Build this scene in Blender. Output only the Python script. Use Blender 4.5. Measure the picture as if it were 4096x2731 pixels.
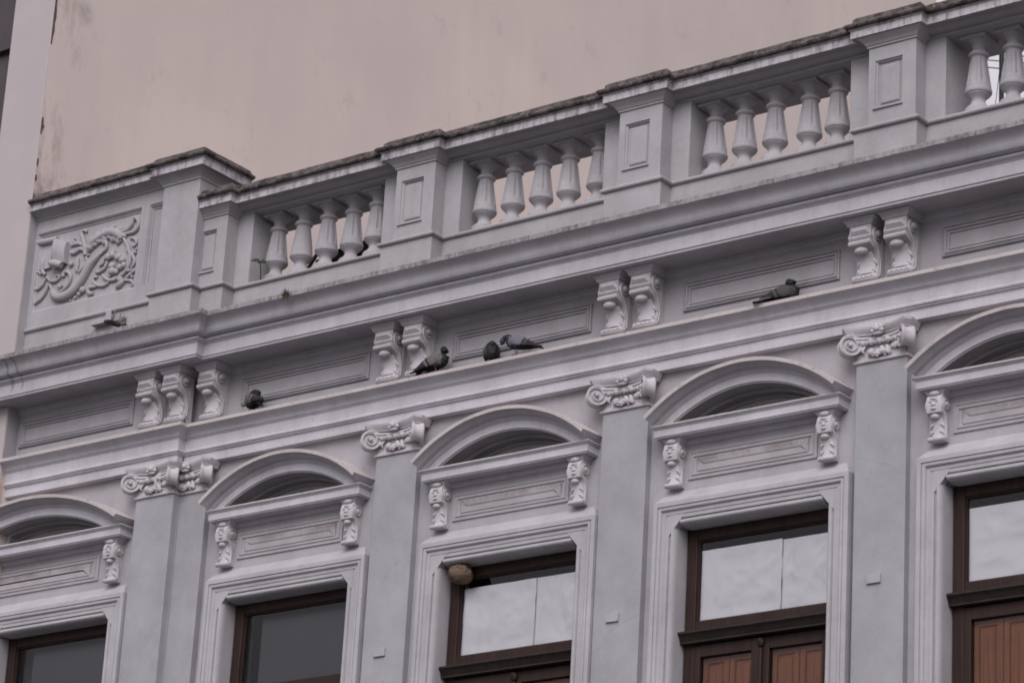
import bpy, bmesh, math, random
from mathutils import Vector, Matrix, kdtree, noise as mnoise

random.seed(7)
for o in list(bpy.data.objects):
    bpy.data.objects.remove(o, do_unlink=True)
scene = bpy.context.scene
COL = scene.collection

# ------------------------------------------------------------------ camera
cam_d = bpy.data.cameras.new('camera'); cam = bpy.data.objects.new('camera', cam_d); COL.objects.link(cam)
cam_d.sensor_fit = 'HORIZONTAL'; cam_d.sensor_width = 36.0; cam_d.lens = 13225.476 / 4096 * 36.0
cam_d.clip_start = 0.5; cam_d.clip_end = 3000.0
CR = Vector((0.79896195, 0.59881086, 0.05554608)); CU = Vector((0.16979268, -0.31321908, 0.93437907)); CF = Vector((-0.57691443, 0.73710201, 0.35192382))
cam.matrix_world = Matrix(((CR.x, CU.x, -CF.x, 17.80728704), (CR.y, CU.y, -CF.y, -18.82638155), (CR.z, CU.z, -CF.z, -8.23552987), (0, 0, 0, 1)))
scene.camera = cam

# ------------------------------------------------------------------ overcast sky and soft sun
SUN_EL, SUN_AZ = math.radians(42), math.radians(24)        # azimuth from -y (front of facade) towards -x
sun_dir = Vector((math.sin(SUN_AZ) * math.cos(SUN_EL), -math.cos(SUN_AZ) * math.cos(SUN_EL), math.sin(SUN_EL)))
world = bpy.data.worlds.new('World'); scene.world = world; world.use_nodes = True
wt = world.node_tree; wt.nodes.clear()
wo = wt.nodes.new('ShaderNodeOutputWorld'); bg = wt.nodes.new('ShaderNodeBackground')
sky = wt.nodes.new('ShaderNodeTexSky'); sky.sky_type = 'NISHITA'; sky.sun_disc = False
sky.sun_elevation = SUN_EL; sky.sun_rotation = math.atan2(sun_dir.x, sun_dir.y)
sky.air_density = 1.0; sky.dust_density = 6.0; sky.ozone_density = 0.6
hs = wt.nodes.new('ShaderNodeHueSaturation'); hs.inputs['Saturation'].default_value = 0.10       # cloud cover greys the sky
cloud = wt.nodes.new('ShaderNodeMix'); cloud.data_type = 'RGBA'; cloud.inputs['Factor'].default_value = 0.65      # even cloud layer
cloud.inputs['B'].default_value = (6.6, 6.15, 6.85, 1)
wt.links.new(sky.outputs[0], hs.inputs['Color']); wt.links.new(hs.outputs[0], cloud.inputs['A'])
wt.links.new(cloud.outputs['Result'], bg.inputs[0]); bg.inputs[1].default_value = 0.13
wt.links.new(bg.outputs[0], wo.inputs[0])
sl = bpy.data.lights.new('sun', 'SUN'); sl.energy = 1.4; sl.angle = math.radians(45); sl.color = (1.0, 0.955, 0.985)
so = bpy.data.objects.new('sun', sl); COL.objects.link(so)
so.rotation_euler = (-sun_dir).to_track_quat('-Z', 'Y').to_euler()
scene.view_settings.view_transform = 'Standard'; scene.view_settings.look = 'None'
scene.view_settings.exposure = 0.0; scene.view_settings.gamma = 1.0

# ------------------------------------------------------------------ mesh helpers
PI = math.pi
def plan(u, v, h): return (u, v, h)                     # path in x-y, height z
def elev(y0): return lambda u, v, h: (u, y0 - h, v)      # path in x-z, height towards the street

class MB:
    def __init__(s): s.v = []; s.f = []; s.m = []
    def add(s, vs, fs, mat=0):
        b = len(s.v); s.v += [tuple(p) for p in vs]
        for i, f in enumerate(fs):
            s.f.append([b + j for j in f]); s.m.append(mat[i] if isinstance(mat, list) else mat)
        return s
    def box(s, x0, x1, y0, y1, z0, z1, mat=0):
        vs = [(x, y, z) for x in (x0, x1) for y in (y0, y1) for z in (z0, z1)]
        return s.add(vs, [(0, 1, 3, 2), (4, 6, 7, 5), (0, 4, 5, 1), (2, 3, 7, 6), (0, 2, 6, 4), (1, 5, 7, 3)], mat)
    def hexa(s, a, b, mat=0):                           # two quads joined into a closed block
        return s.add(list(a) + list(b), [(0, 1, 2, 3), (7, 6, 5, 4), (0, 4, 5, 1), (1, 5, 6, 2), (2, 6, 7, 3), (3, 7, 4, 0)], mat)
    def rects(s, secs, yb, cx=0.0, mat=0):              # stacked rectangles (half width, front y, z)
        vs = []
        for hw, yf, z in secs: vs += [(cx - hw, yf, z), (cx + hw, yf, z), (cx + hw, yb, z), (cx - hw, yb, z)]
        fs = []
        n = len(secs)
        for i in range(n - 1):
            for j in range(4):
                a = 4 * i + j; b = 4 * i + (j + 1) % 4; fs.append((a, b, b + 4, a + 4))
        fs += [(3, 2, 1, 0), tuple(4 * (n - 1) + j for j in range(4))]
        return s.add(vs, fs, mat)
    def sweep(s, path, prof, to3, mats=0, closed=False, caps=True, step=None, jit=None):
        P = [Vector(p) for p in path]; n = len(P); off = []
        for i in range(n):
            d1 = (P[i] - P[i - 1]).normalized() if (i > 0 or closed) else None
            d2 = (P[(i + 1) % n] - P[i]).normalized() if (i < n - 1 or closed) else None
            if d1 is None: d1 = d2
            if d2 is None: d2 = d1
            n1 = Vector((d1.y, -d1.x)); n2 = Vector((d2.y, -d2.x)); m = n1 + n2
            m = m.normalized() if m.length > 1e-6 else n1
            off.append(m / max(0.3, m.dot(n1)))
        st = []
        rng = range(n if closed else n - 1)
        for i in rng:
            a, b = P[i], P[(i + 1) % n]; oa, ob = off[i], off[(i + 1) % n]
            k = 1 if not step else max(1, int((b - a).length / step))
            for j in range(k): st.append((a.lerp(b, j / k), oa.lerp(ob, j / k)))
        if not closed: st.append((P[-1], off[-1]))
        vs = []; q = len(prof)
        for p, o in st:
            for i, (pn, ph) in enumerate(prof):
                w = p + o * pn; c = to3(w.x, w.y, ph)
                if jit: c = jit(c, i)
                vs.append(c)
        fs = []; ms = []; L = len(st)
        for i in range(L if closed else L - 1):
            for j in range(q - 1):
                a = i * q + j; b = ((i + 1) % L) * q + j
                fs.append((a, b, b + 1, a + 1)); ms.append(mats[j] if isinstance(mats, (list, tuple)) else mats)
        if caps and not closed:
            fs.append(tuple(range(q))[::-1]); fs.append(tuple((L - 1) * q + j for j in range(q))); ms += [0, 0]
        return s.add(vs, fs, ms)
    def prism(s, poly, to3, h0, h1, mat=0):
        n = len(poly); vs = [to3(u, v, h0) for u, v in poly] + [to3(u, v, h1) for u, v in poly]
        fs = [tuple(range(n))[::-1], tuple(range(n, 2 * n))] + [(i, (i + 1) % n, n + (i + 1) % n, n + i) for i in range(n)]
        return s.add(vs, fs, mat)
    def lathe(s, prof, c=(0, 0, 0), seg=24, rmod=None, mat=0, ax=None, sx=1, sy=1):
        vs = []; q = len(prof)
        M = ax if ax else Matrix.Identity(3)
        for i in range(seg):
            t = 2 * PI * i / seg
            for r, z in prof:
                rr = r * (rmod(t, z) if rmod else 1)
                vs.append(Vector(c) + M @ Vector((rr * math.cos(t) * sx, rr * math.sin(t) * sy, z)))
        fs = []
        for i in range(seg):
            for j in range(q - 1):
                a = i * q + j; b = ((i + 1) % seg) * q + j; fs.append((a, b, b + 1, a + 1))
        fs += [tuple(i * q for i in range(seg))[::-1], tuple(i * q + q - 1 for i in range(seg))]
        return s.add(vs, fs, mat)
    def ell(s, c, r, seg=10, rings=6, mat=0, rot=None):
        M = rot if rot else Matrix.Identity(3); vs = []; fs = []
        C = Vector(c)
        vs.append(C + M @ Vector((0, 0, r[2])))
        for i in range(1, rings):
            a = PI * i / rings
            for j in range(seg):
                t = 2 * PI * j / seg
                vs.append(C + M @ Vector((r[0] * math.sin(a) * math.cos(t), r[1] * math.sin(a) * math.sin(t), r[2] * math.cos(a))))
        vs.append(C - M @ Vector((0, 0, r[2])))
        for j in range(seg): fs.append((0, 1 + j, 1 + (j + 1) % seg))
        for i in range(rings - 2):
            for j in range(seg):
                a = 1 + i * seg + j; b = 1 + i * seg + (j + 1) % seg; fs.append((a, a + seg, b + seg, b))
        e = len(vs) - 1
        for j in range(seg): fs.append((e, 1 + (rings - 2) * seg + (j + 1) % seg, 1 + (rings - 2) * seg + j))
        return s.add(vs, fs, mat)
    def tube(s, pts, rad, seg=8, mat=0, up=(0, -1, 0), flat=1.0, sub=4):
        P = [Vector(p) for p in pts]; n = len(P); U = Vector(up); st = []
        for i in range(n - 1):
            p0 = P[max(0, i - 1)]; p1 = P[i]; p2 = P[i + 1]; p3 = P[min(n - 1, i + 2)]
            for j in range(sub):
                t = j / sub; t2 = t * t; t3 = t2 * t
                st.append((0.5 * ((2 * p1) + (p2 - p0) * t + (2 * p0 - 5 * p1 + 4 * p2 - p3) * t2 + (3 * p1 - p0 - 3 * p2 + p3) * t3), rad[i] + (rad[i + 1] - rad[i]) * t))
        st.append((P[-1], rad[-1])); vs = []; L = len(st)
        for i, (p, r) in enumerate(st):
            d = (st[min(L - 1, i + 1)][0] - st[max(0, i - 1)][0]).normalized()
            sd = d.cross(U)
            sd = sd.normalized() if sd.length > 1e-5 else Vector((1, 0, 0))
            u2 = sd.cross(d)
            for k in range(seg):
                a = 2 * PI * k / seg; vs.append(p + sd * (r * math.cos(a)) + u2 * (r * flat * math.sin(a)))
        fs = []
        for i in range(L - 1):
            for k in range(seg):
                a = i * seg + k; b = i * seg + (k + 1) % seg; fs.append((a, b, b + seg, a + seg))
        vs.append(st[0][0]); vs.append(st[-1][0])
        for k in range(seg):
            fs.append((len(vs) - 2, (k + 1) % seg, k)); fs.append((len(vs) - 1, (L - 1) * seg + k, (L - 1) * seg + (k + 1) % seg))
        return s.add(vs, fs, mat)
    def loft(s, secs, seg=14, mat=0):                   # sections (centre, side vector, up vector)
        vs = []; fs = []
        for c, a, b in secs:
            for k in range(seg):
                t = 2 * PI * k / seg; vs.append(Vector(c) + Vector(a) * math.cos(t) + Vector(b) * math.sin(t))
        for i in range(len(secs) - 1):
            for k in range(seg):
                p = i * seg + k; q = i * seg + (k + 1) % seg; fs.append((p, q, q + seg, p + seg))
        fs += [tuple(range(seg))[::-1], tuple((len(secs) - 1) * seg + k for k in range(seg))]
        return s.add(vs, fs, mat)
    def mesh(s, name, angle=32, recalc=True):
        me = bpy.data.meshes.new(name); me.from_pydata(s.v, [], s.f); me.update()
        me.polygons.foreach_set('material_index', s.m)
        if recalc:
          bm = bmesh.new(); bm.from_mesh(me); bmesh.ops.recalc_face_normals(bm, faces=bm.faces); bm.to_mesh(me); bm.free()
        me.polygons.foreach_set('use_smooth', [True] * len(me.polygons))
        me.set_sharp_from_angle(angle=math.radians(angle)); me.update()
        return me

def link(name, me, parent=None, loc=None):
    o = bpy.data.objects.new(name, me); COL.objects.link(o)
    if parent: o.parent = parent
    if loc: o.location = loc
    return o
def obj(name, mb, mats, parent=None, loc=None, bevel=0, angle=32, recalc=True):
    me = mb.mesh(name, angle, recalc)
    for m in (mats if isinstance(mats, (list, tuple)) else [mats]): me.materials.append(m)
    o = link(name, me, parent, loc)
    if bevel:
        b = o.modifiers.new('bevel', 'BEVEL'); b.width = bevel; b.segments = 2; b.limit_method = 'ANGLE'; b.angle_limit = math.radians(50)
    return o
def empty(name, loc, label, cat, group=None):
    o = bpy.data.objects.new(name, None); COL.objects.link(o); o.location = loc; o.empty_display_size = 0.1
    return tag(o, label, cat, group)
def tag(o, label, cat, group=None):
    o['label'] = label; o['category'] = cat
    if group: o['group'] = group
    return o
def copy_tree(o, parent, shift):
    c = o.copy(); COL.objects.link(c); c.parent = parent; c.location = o.location + Vector(shift)
    for ch in list(o.children):
        g = ch.copy(); COL.objects.link(g); g.parent = c
    return c
def rect(x0, x1, z0, z1): return [(x0, z0), (x0, z1), (x1, z1), (x1, z0)]     # clockwise: right normal points inwards

# ------------------------------------------------------------------ materials
class NT:
    def __init__(s, name):
        s.mat = bpy.data.materials.new(name); s.mat.use_nodes = True; s.t = s.mat.node_tree; s.t.nodes.clear()
        s.out = s.t.nodes.new('ShaderNodeOutputMaterial'); s.b = s.t.nodes.new('ShaderNodeBsdfPrincipled')
        s.t.links.new(s.b.outputs[0], s.out.inputs[0]); s.pos = s.t.nodes.new('ShaderNodeNewGeometry').outputs['Position']
    def n(s, t, **k):
        x = s.t.nodes.new(t)
        for a, b in k.items(): setattr(x, a, b)
        return x
    def l(s, a, b): s.t.links.new(a, b)
    def noise(s, scale, detail=5, rough=0.6, stretch=None, src=None):
        src = src or s.pos
        if stretch:
            m = s.n('ShaderNodeMapping'); m.inputs['Scale'].default_value = stretch; s.l(src, m.inputs[0]); src = m.outputs[0]
        x = s.n('ShaderNodeTexNoise'); x.inputs['Scale'].default_value = scale; x.inputs['Detail'].default_value = detail; x.inputs['Roughness'].default_value = rough
        s.l(src, x.inputs['Vector']); return x.outputs['Fac']
    def ramp(s, fac, a, b, lo=0.0, hi=1.0):
        x = s.n('ShaderNodeMapRange'); x.inputs[1].default_value = a; x.inputs[2].default_value = b; x.inputs[3].default_value = lo; x.inputs[4].default_value = hi
        s.l(fac, x.inputs[0]); return x.outputs[0]
    def mul(s, a, b, op='MULTIPLY'):
        x = s.n('ShaderNodeMath', operation=op)
        for i, v in enumerate((a, b)):
            if isinstance(v, (int, float)): x.inputs[i].default_value = v
            else: s.l(v, x.inputs[i])
        return x.outputs[0]
    def mix(s, fac, a, b):
        x = s.n('ShaderNodeMix', data_type='RGBA')
        if isinstance(fac, (int, float)): x.inputs['Factor'].default_value = fac
        else: s.l(fac, x.inputs['Factor'])
        for k, v in (('A', a), ('B', b)):
            if isinstance(v, tuple): x.inputs[k].default_value = (*v, 1)
            else: s.l(v, x.inputs[k])
        return x.outputs['Result']
    def z(s):
        x = s.n('ShaderNodeSeparateXYZ'); s.l(s.pos, x.inputs[0]); return x.outputs
    def bump(s, h, strength=0.3, dist=0.01):
        x = s.n('ShaderNodeBump'); x.inputs['Strength'].default_value = strength; x.inputs['Distance'].default_value = dist
        s.l(h, x.inputs['Height']); s.l(x.outputs[0], s.b.inputs['Normal'])
    def done(s, col, rough=0.8, spec=0.3):
        if isinstance(col, tuple): s.b.inputs['Base Color'].default_value = (*col, 1)
        else: s.l(col, s.b.inputs['Base Color'])
        if isinstance(rough, (int, float)): s.b.inputs['Roughness'].default_value = rough
        else: s.l(rough, s.b.inputs['Roughness'])
        s.b.inputs['Specular IOR Level'].default_value = spec
        return s.mat

def paint(name, c, grime=(0.30, 0.26, 0.235), leaks=(), amt=0.5, streak=0.25, speck=0.5, crack=False, rough_bump=0.0):
    t = NT(name)
    dk = tuple(x * 0.80 for x in c); wm = (c[0] * 1.03, c[1] * 0.97, c[2] * 0.93)
    col = t.mix(t.ramp(t.noise(2.2, 5, 0.7), 0.33, 0.66), c, dk)
    col = t.mix(t.ramp(t.noise(9.0, 3, 0.7, (1, 1, 0.12)), 0.50, 0.78, 0, streak), col, grime)       # run-down streaks
    sp = t.noise(30.0, 3, 0.75)
    col = t.mix(t.ramp(sp, 0.56, 0.76, 0, amt * 0.4), col, grime)                                     # speckled soot
    col = t.mix(t.ramp(sp, 0.42, 0.30, 0, 0.5), col, wm)
    vo = t.n('ShaderNodeTexVoronoi'); vo.inputs['Scale'].default_value = 7.0; t.l(t.pos, vo.inputs['Vector'])
    col = t.mix(t.ramp(vo.outputs['Distance'], 0.05, 0.025, 0, speck), col, (0.10, 0.085, 0.08))      # chips and fly spots
    if crack:                                                                                         # hairline cracks
        v2 = t.n('ShaderNodeTexVoronoi', feature='DISTANCE_TO_EDGE'); v2.inputs['Scale'].default_value = 1.3
        wob = t.n('ShaderNodeMix', data_type='VECTOR'); wob.inputs['Factor'].default_value = 0.12
        nz = t.n('ShaderNodeTexNoise'); nz.inputs['Scale'].default_value = 5.0; nz.inputs['Detail'].default_value = 3; t.l(t.pos, nz.inputs['Vector'])
        t.l(t.pos, wob.inputs['A']); t.l(nz.outputs['Color'], wob.inputs['B']); t.l(wob.outputs['Result'], v2.inputs['Vector'])
        cr = t.mul(t.ramp(v2.outputs['Distance'], 0.007, 0.0), t.ramp(t.noise(0.9, 1), 0.52, 0.62))
        col = t.mix(t.mul(cr, 0.22), col, (0.20, 0.17, 0.16))
    for lx in leaks:                                                                                  # rain leaks down the moulding
        xx = t.mul(t.z()[0], t.mul(t.ramp(t.noise(6, 3), 0.3, 0.7, -0.03, 0.03), -lx, 'ADD'), 'ADD')
        ab = t.mul(xx, 0.0, 'ADD'); a2 = t.n('ShaderNodeMath', operation='ABSOLUTE'); t.l(ab, a2.inputs[0])
        col = t.mix(t.mul(t.ramp(a2.outputs[0], 0.020, 0.004, 0, 0.5), t.ramp(t.z()[2], 1.10, 1.16)), col, (0.10, 0.085, 0.085))
    if rough_bump: t.bump(t.noise(14, 2), rough_bump, 0.006)
    return t.done(col, 0.78, 0.25)

M_TRIM = paint('trim paint', (0.57, 0.553, 0.592), amt=0.45, streak=0.3)
M_CORN = paint('cornice paint', (0.57, 0.553, 0.592), amt=0.45, streak=0.3, leaks=(-2.09, -1.97))
M_WALL = paint('wall paint', (0.42, 0.402, 0.427))
M_PIL = paint('pilaster paint', (0.382, 0.378, 0.402), streak=0.2, crack=True)
M_BAL = paint('balustrade paint', (0.43, 0.417, 0.437), amt=0.7, streak=0.35, rough_bump=0.25)
M_ORN = paint('ornament paint', (0.575, 0.55, 0.575), grime=(0.30, 0.245, 0.21), amt=1.5, streak=0.1, speck=0.2)

def weathered(name, c, dark, d0, d1, sx=26, sz=3.5):
    t = NT(name)
    st = t.noise(1.0, 4, 0.7, (sx, sx, sz)); bl = t.noise(6.0, 3, 0.7)
    f = t.mul(t.ramp(st, d0, d1), t.ramp(bl, 0.32, 0.62, 0.25, 1.0))
    col = t.mix(t.ramp(t.noise(3.0, 5), 0.4, 0.7), c, tuple(x * 0.85 for x in c))
    col = t.mix(f, col, dark)
    t.bump(t.noise(45, 2), 0.6, 0.006)
    return t.done(col, 0.9, 0.15)
M_LIP = weathered('weathered cornice edge', (0.37, 0.345, 0.355), (0.12, 0.105, 0.108), 0.36, 0.66, 30, 9)
M_FASC = weathered('stained coping fascia', (0.55, 0.52, 0.55), (0.13, 0.115, 0.115), 0.44, 0.68, 22, 6)
M_DUST = weathered('dusty ledge edge', (0.55, 0.50, 0.485), (0.27, 0.22, 0.20), 0.57, 0.72, 16, 16)
def moss(name):
    t = NT(name)
    col = t.mix(t.ramp(t.noise(9, 4, 0.75), 0.40, 0.62), (0.05, 0.043, 0.042), (0.17, 0.148, 0.142))
    col = t.mix(t.ramp(t.noise(26, 4, 0.8), 0.56, 0.70, 0, 0.8), col, (0.30, 0.275, 0.275))
    col = t.mix(t.ramp(t.noise(3.5, 5, 0.7), 0.58, 0.72, 0, 0.7), col, (0.115, 0.075, 0.04))
    t.bump(t.noise(40, 3, 0.8), 0.9, 0.02)
    return t.done(col, 0.95, 0.1)
M_MOSS = moss('blackened mossy coping')
def stainfield():
    t = NT('stained panel field'); c = (0.42, 0.395, 0.41)
    z = t.z()[2]
    g = t.ramp(z, -0.535, -0.468)
    f = t.mul(t.ramp(t.mul(t.noise(5, 5), t.mul(t.noise(45, 6, 0.8), 0.9), 'ADD'), 0.80, 1.05), t.ramp(g, 0.25, 0.9))
    col = t.mix(t.ramp(t.noise(3, 4), 0.4, 0.7), c, (0.32, 0.305, 0.315))
    col = t.mix(t.mul(f, 0.55), col, (0.18, 0.145, 0.135))
    return t.done(col, 0.85, 0.2)
M_FIELD = stainfield()
def firewall():
    t = NT('beige rendered wall'); c = (0.70, 0.60, 0.55)
    col = t.mix(t.ramp(t.noise(0.30, 4), 0.38, 0.62), c, (0.62, 0.54, 0.505))
    col = t.mix(t.ramp(t.noise(0.9, 5, 0.7, (1, 1, 0.16)), 0.42, 0.72, 0, 0.4), col, (0.54, 0.475, 0.45))      # broad rain bands
    col = t.mix(t.ramp(t.noise(2.2, 5, 0.75), 0.58, 0.78, 0, 0.6), col, (0.46, 0.405, 0.39))
    ax = t.z(); d = t.ramp(ax[1], 0.55, -0.12)                                                             # dirt washed into the corner
    f = t.mul(t.ramp(t.noise(4.5, 5, 0.75, (1, 1, 0.3)), 0.50, 0.72), d)
    col = t.mix(t.mul(f, 0.9), col, (0.30, 0.235, 0.20))
    g = t.mul(t.ramp(t.mul(ax[1], t.mul(ax[2], -1.15), 'ADD'), -3.05, -2.45, 0, 1), t.ramp(t.noise(6, 5, 0.75), 0.35, 0.62))
    b1 = t.n('ShaderNodeVectorMath', operation='DISTANCE'); t.l(t.pos, b1.inputs[0]); b1.inputs[1].default_value = (-2.285, 0.22, 5.02)
    col = t.mix(t.mul(t.ramp(b1.outputs['Value'], 0.16, 0.02), t.ramp(t.noise(7, 4), 0.35, 0.6, 0.2, 0.8)), col, (0.33, 0.30, 0.29))   # grey blotch
    b2 = t.n('ShaderNodeVectorMath', operation='DISTANCE'); t.l(t.pos, b2.inputs[0]); b2.inputs[1].default_value = (-2.285, 0.0, 2.98)
    col = t.mix(t.mul(t.ramp(b2.outputs['Value'], 0.42, 0.05), t.ramp(t.noise(8, 5, 0.75), 0.36, 0.6)), col, (0.20, 0.155, 0.13))       # moss at the foot
    return t.done(col, 0.88, 0.2)
M_FIRE = firewall()
def flat(name, c, rough=0.8, var=0.2, sc=12, spec=0.3, stretch=None):
    t = NT(name); col = t.mix(t.ramp(t.noise(sc, 4, 0.65, stretch), 0.3, 0.7), c, tuple(x * (1 - var) for x in c))
    return t.done(col, rough, spec)
M_NEIGH = flat('neighbour render', (0.47, 0.42, 0.42), 0.85, 0.08, 1.5)
M_NSIDE = flat('neighbour side paint', (0.44, 0.43, 0.45), 0.85, 0.15, 3)
M_DARKGL = flat('tinted cladding', (0.075, 0.062, 0.07), 0.35, 0.3, 4)
M_CHIP = flat('bare brick edge', (0.15, 0.09, 0.085), 0.9, 0.5, 30)
M_ROOF = flat('roof screed', (0.22, 0.2, 0.19), 0.9)
M_ASPH = flat('asphalt', (0.055, 0.054, 0.056), 0.9, 0.3, 3)
M_GRIME_DIM = flat('grimy light-cutting ledge top', (0.12, 0.106, 0.10), 0.95, 0.4, 9)  # unseen ledge tops: assumed grime, kept dark to cut light bounced onto soffits
M_PAVE = flat('pavement concrete', (0.26, 0.25, 0.24), 0.9, 0.25, 2)
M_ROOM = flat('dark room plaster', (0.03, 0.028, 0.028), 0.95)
M_BLIND = flat('slate blind cloth', (0.11, 0.11, 0.128), 0.9, 0.12, 2, 0.2)
def wood(name, c, c2):
    t = NT(name)
    g = t.noise(3.0, 3, 0.6, (12, 12, 0.8)); col = t.mix(t.ramp(g, 0.3, 0.7), c, c2)
    col = t.mix(t.ramp(t.noise(3.0, 5), 0.5, 0.75, 0, 0.5), col, tuple(x * 0.6 for x in c))
    return t.done(col, 0.6, 0.25)
M_WOOD = wood('dark stained timber', (0.022, 0.012, 0.010), (0.04, 0.021, 0.016))
M_TRANS = wood('weathered transom', (0.016, 0.012, 0.010), (0.032, 0.024, 0.019))
M_SHUT = wood('orange brown shutter', (0.26, 0.088, 0.036), (0.36, 0.135, 0.06))
M_RUST = wood('rusty beam', (0.06, 0.022, 0.018), (0.10, 0.035, 0.025))
def glass():
    t = NT('window glass'); t.t.nodes.remove(t.b)
    fr = t.n('ShaderNodeFresnel'); fr.inputs[0].default_value = 1.5; tr = t.n('ShaderNodeBsdfTransparent'); tr.inputs[0].default_value = (0.97, 0.975, 0.975, 1)
    gl = t.n('ShaderNodeBsdfGlossy'); gl.inputs['Roughness'].default_value = 0.04
    bm = t.n('ShaderNodeBump'); bm.inputs['Strength'].default_value = 0.08; bm.inputs['Distance'].default_value = 0.02; t.l(t.noise(2.5, 2), bm.inputs['Height']); t.l(bm.outputs[0], gl.inputs['Normal'])
    mx = t.n('ShaderNodeMixShader'); t.l(fr.outputs[0], mx.inputs[0]); t.l(tr.outputs[0], mx.inputs[1]); t.l(gl.outputs[0], mx.inputs[2]); t.l(mx.outputs[0], t.out.inputs[0])
    return t.mat
M_GLASS = glass()
M_PAPER = flat('white paper', (0.90, 0.89, 0.93), 0.7, 0.06, 4, 0.2)
def nestmat():
    t = NT('mud nest')
    vo = t.n('ShaderNodeTexVoronoi'); vo.inputs['Scale'].default_value = 45; t.l(t.pos, vo.inputs['Vector'])
    z = t.z()[2]
    f = t.mul(t.ramp(vo.outputs['Distance'], 0.46, 0.30), t.ramp(z, -1.075, -1.0))
    col = t.mix(t.ramp(t.noise(14, 6), 0.35, 0.65), (0.20, 0.14, 0.10), (0.12, 0.085, 0.065))
    col = t.mix(f, col, (0.03, 0.022, 0.018)); t.bump(t.noise(30, 3), 0.9, 0.02); return t.done(col, 0.95, 0.1)
M_NEST = nestmat()
M_LEAF = flat('green leaf', (0.03, 0.055, 0.022), 0.5, 0.3, 30)
M_STEM = flat('brown stem', (0.05, 0.03, 0.028), 0.8)
M_TUFT = flat('dry grass', (0.10, 0.085, 0.06), 0.9, 0.4, 40)
M_TWIG = flat('pale twigs and fluff', (0.36, 0.33, 0.33), 0.9, 0.5, 40)
M_POLE = flat('black iron', (0.012, 0.012, 0.013), 0.5)
M_CABLE = flat('grey cable', (0.16, 0.16, 0.17), 0.6)
def feather():
    t = NT('pigeon feathers'); a = t.n('ShaderNodeVertexColor'); a.layer_name = 'plumage'
    col = t.mix(t.ramp(t.noise(60, 6, 0.7), 0.3, 0.7), a.outputs[0], (0.02, 0.018, 0.02)) 
    mx = t.mix(0.75, col, a.outputs[0]); t.bump(t.noise(120, 4), 0.5, 0.003); return t.done(mx, 0.65, 0.3)
M_FEATH = feather()

# ------------------------------------------------------------------ setting
ROOT = {}
def root(name, loc, label, cat, group=None):
    o = empty(name, loc, label, cat, group); ROOT[o.name] = Vector(loc); return o
_link = link
def link(name, me, parent=None, loc=None):
    o = _link(name, me, parent, loc)
    if parent and parent.name in ROOT: o.location = Vector(loc or (0, 0, 0)) - ROOT[parent.name]
    return o
GZ = -9.8
g = obj('street', MB().add([(-300, -400, GZ), (400, -400, GZ), (400, 400, GZ), (-300, 400, GZ)], [(0, 1, 2, 3)]), M_ASPH); g['kind'] = 'structure'
g = obj('pavement', MB().box(-60, 80, -2.6, 0.5, GZ - 0.2, GZ + 0.13), M_PAVE, bevel=0.02); g['kind'] = 'structure'

# ------------------------------------------------------------------ taller neighbour
NX, NY = -2.285, -0.155
nb = root('neighbour_building', (-8, 6, GZ), 'tall beige building with a blank rendered side wall behind the balustrade', 'building')
m = MB().box(NX - 0.3, NX, NY, 15.55, GZ, 16)
obj('side_wall', m, M_FIRE, nb)
m = MB()
def edge_jit(c, i): return c
m.box(-2.805, NX - 0.002, NY - 0.012, NY + 0.3, GZ, 16)
obj('front_pier', m, M_NEIGH, nb, bevel=0.008)
for (z0, z1, w) in [(4.55, 5.1, .022), (3.66, 3.82, .024), (3.2, 3.26, .012), (2.97, 3.08, .014), (3.35, 3.42, .010)]:
    n = 8; pts = []
    for i in range(n + 1):
        zz = z0 + (z1 - z0) * i / n; pts.append((NY + 0.004 + w * (0.35 + 0.65 * random.random()) * math.sin(PI * (i + .5) / (n + 1)) * 1.4, zz))
    poly = [(NY - .004, z0)] + pts + [(NY - .004, z1)]
    obj('broken_render', MB().prism(poly, lambda u, v, h: (NX + h, u, v), -0.02, 0.004), M_CHIP, nb)      # broken render along the corner
m = MB().box(-7, -2.81, 0.12, 0.3, GZ, 16); obj('tinted_cladding', m, M_DARKGL, nb)
for i, z in enumerate((4.80, 3.62, 2.4, 6.0)):
    obj('glazing_bar', MB().box(-7, -2.807, 0.06, 0.121, z - 0.02, z + 0.02), M_DARKGL, nb, bevel=0.004)
m = MB().box(-2.30, -2.286, -0.157, -0.06, 1.40, 2.9)
# strip of grey paint that the parapet paint left on the neighbour's corner
obj('overpaint', MB().add([(NX + .002, NY + .004, 1.4), (NX + .002, 0.2, 1.4), (NX + .002, 0.2, 2.98), (NX + .002, NY + .004, 2.86)], [(0, 1, 2, 3)]), M_NSIDE, nb)
obj('overpaint', MB().add([(NX + .002, NY + .004, .57), (NX + .002, 0.2, .57), (NX + .002, 0.2, 1.1), (NX + .002, NY + .004, 1.1)], [(0, 1, 2, 3)]), M_NSIDE, nb)

# ------------------------------------------------------------------ the grey stucco building
BX = {-1: -2.49, 0: 0.0, 1: 2.205, 2: 4.391, 3: 6.6, 4: 8.80}
YO = {-1: -0.08, 0: 0.0, 1: 0.0, 2: 0.0, 3: 0.0, 4: 0.0}
WY = 0.065                                                        # wall plane
bld = root('stucco_building', (3.5, 0.2, GZ), 'ornate grey stucco building front with balustrade, arched pediments and pilasters', 'building')
XR = 9.6
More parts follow.
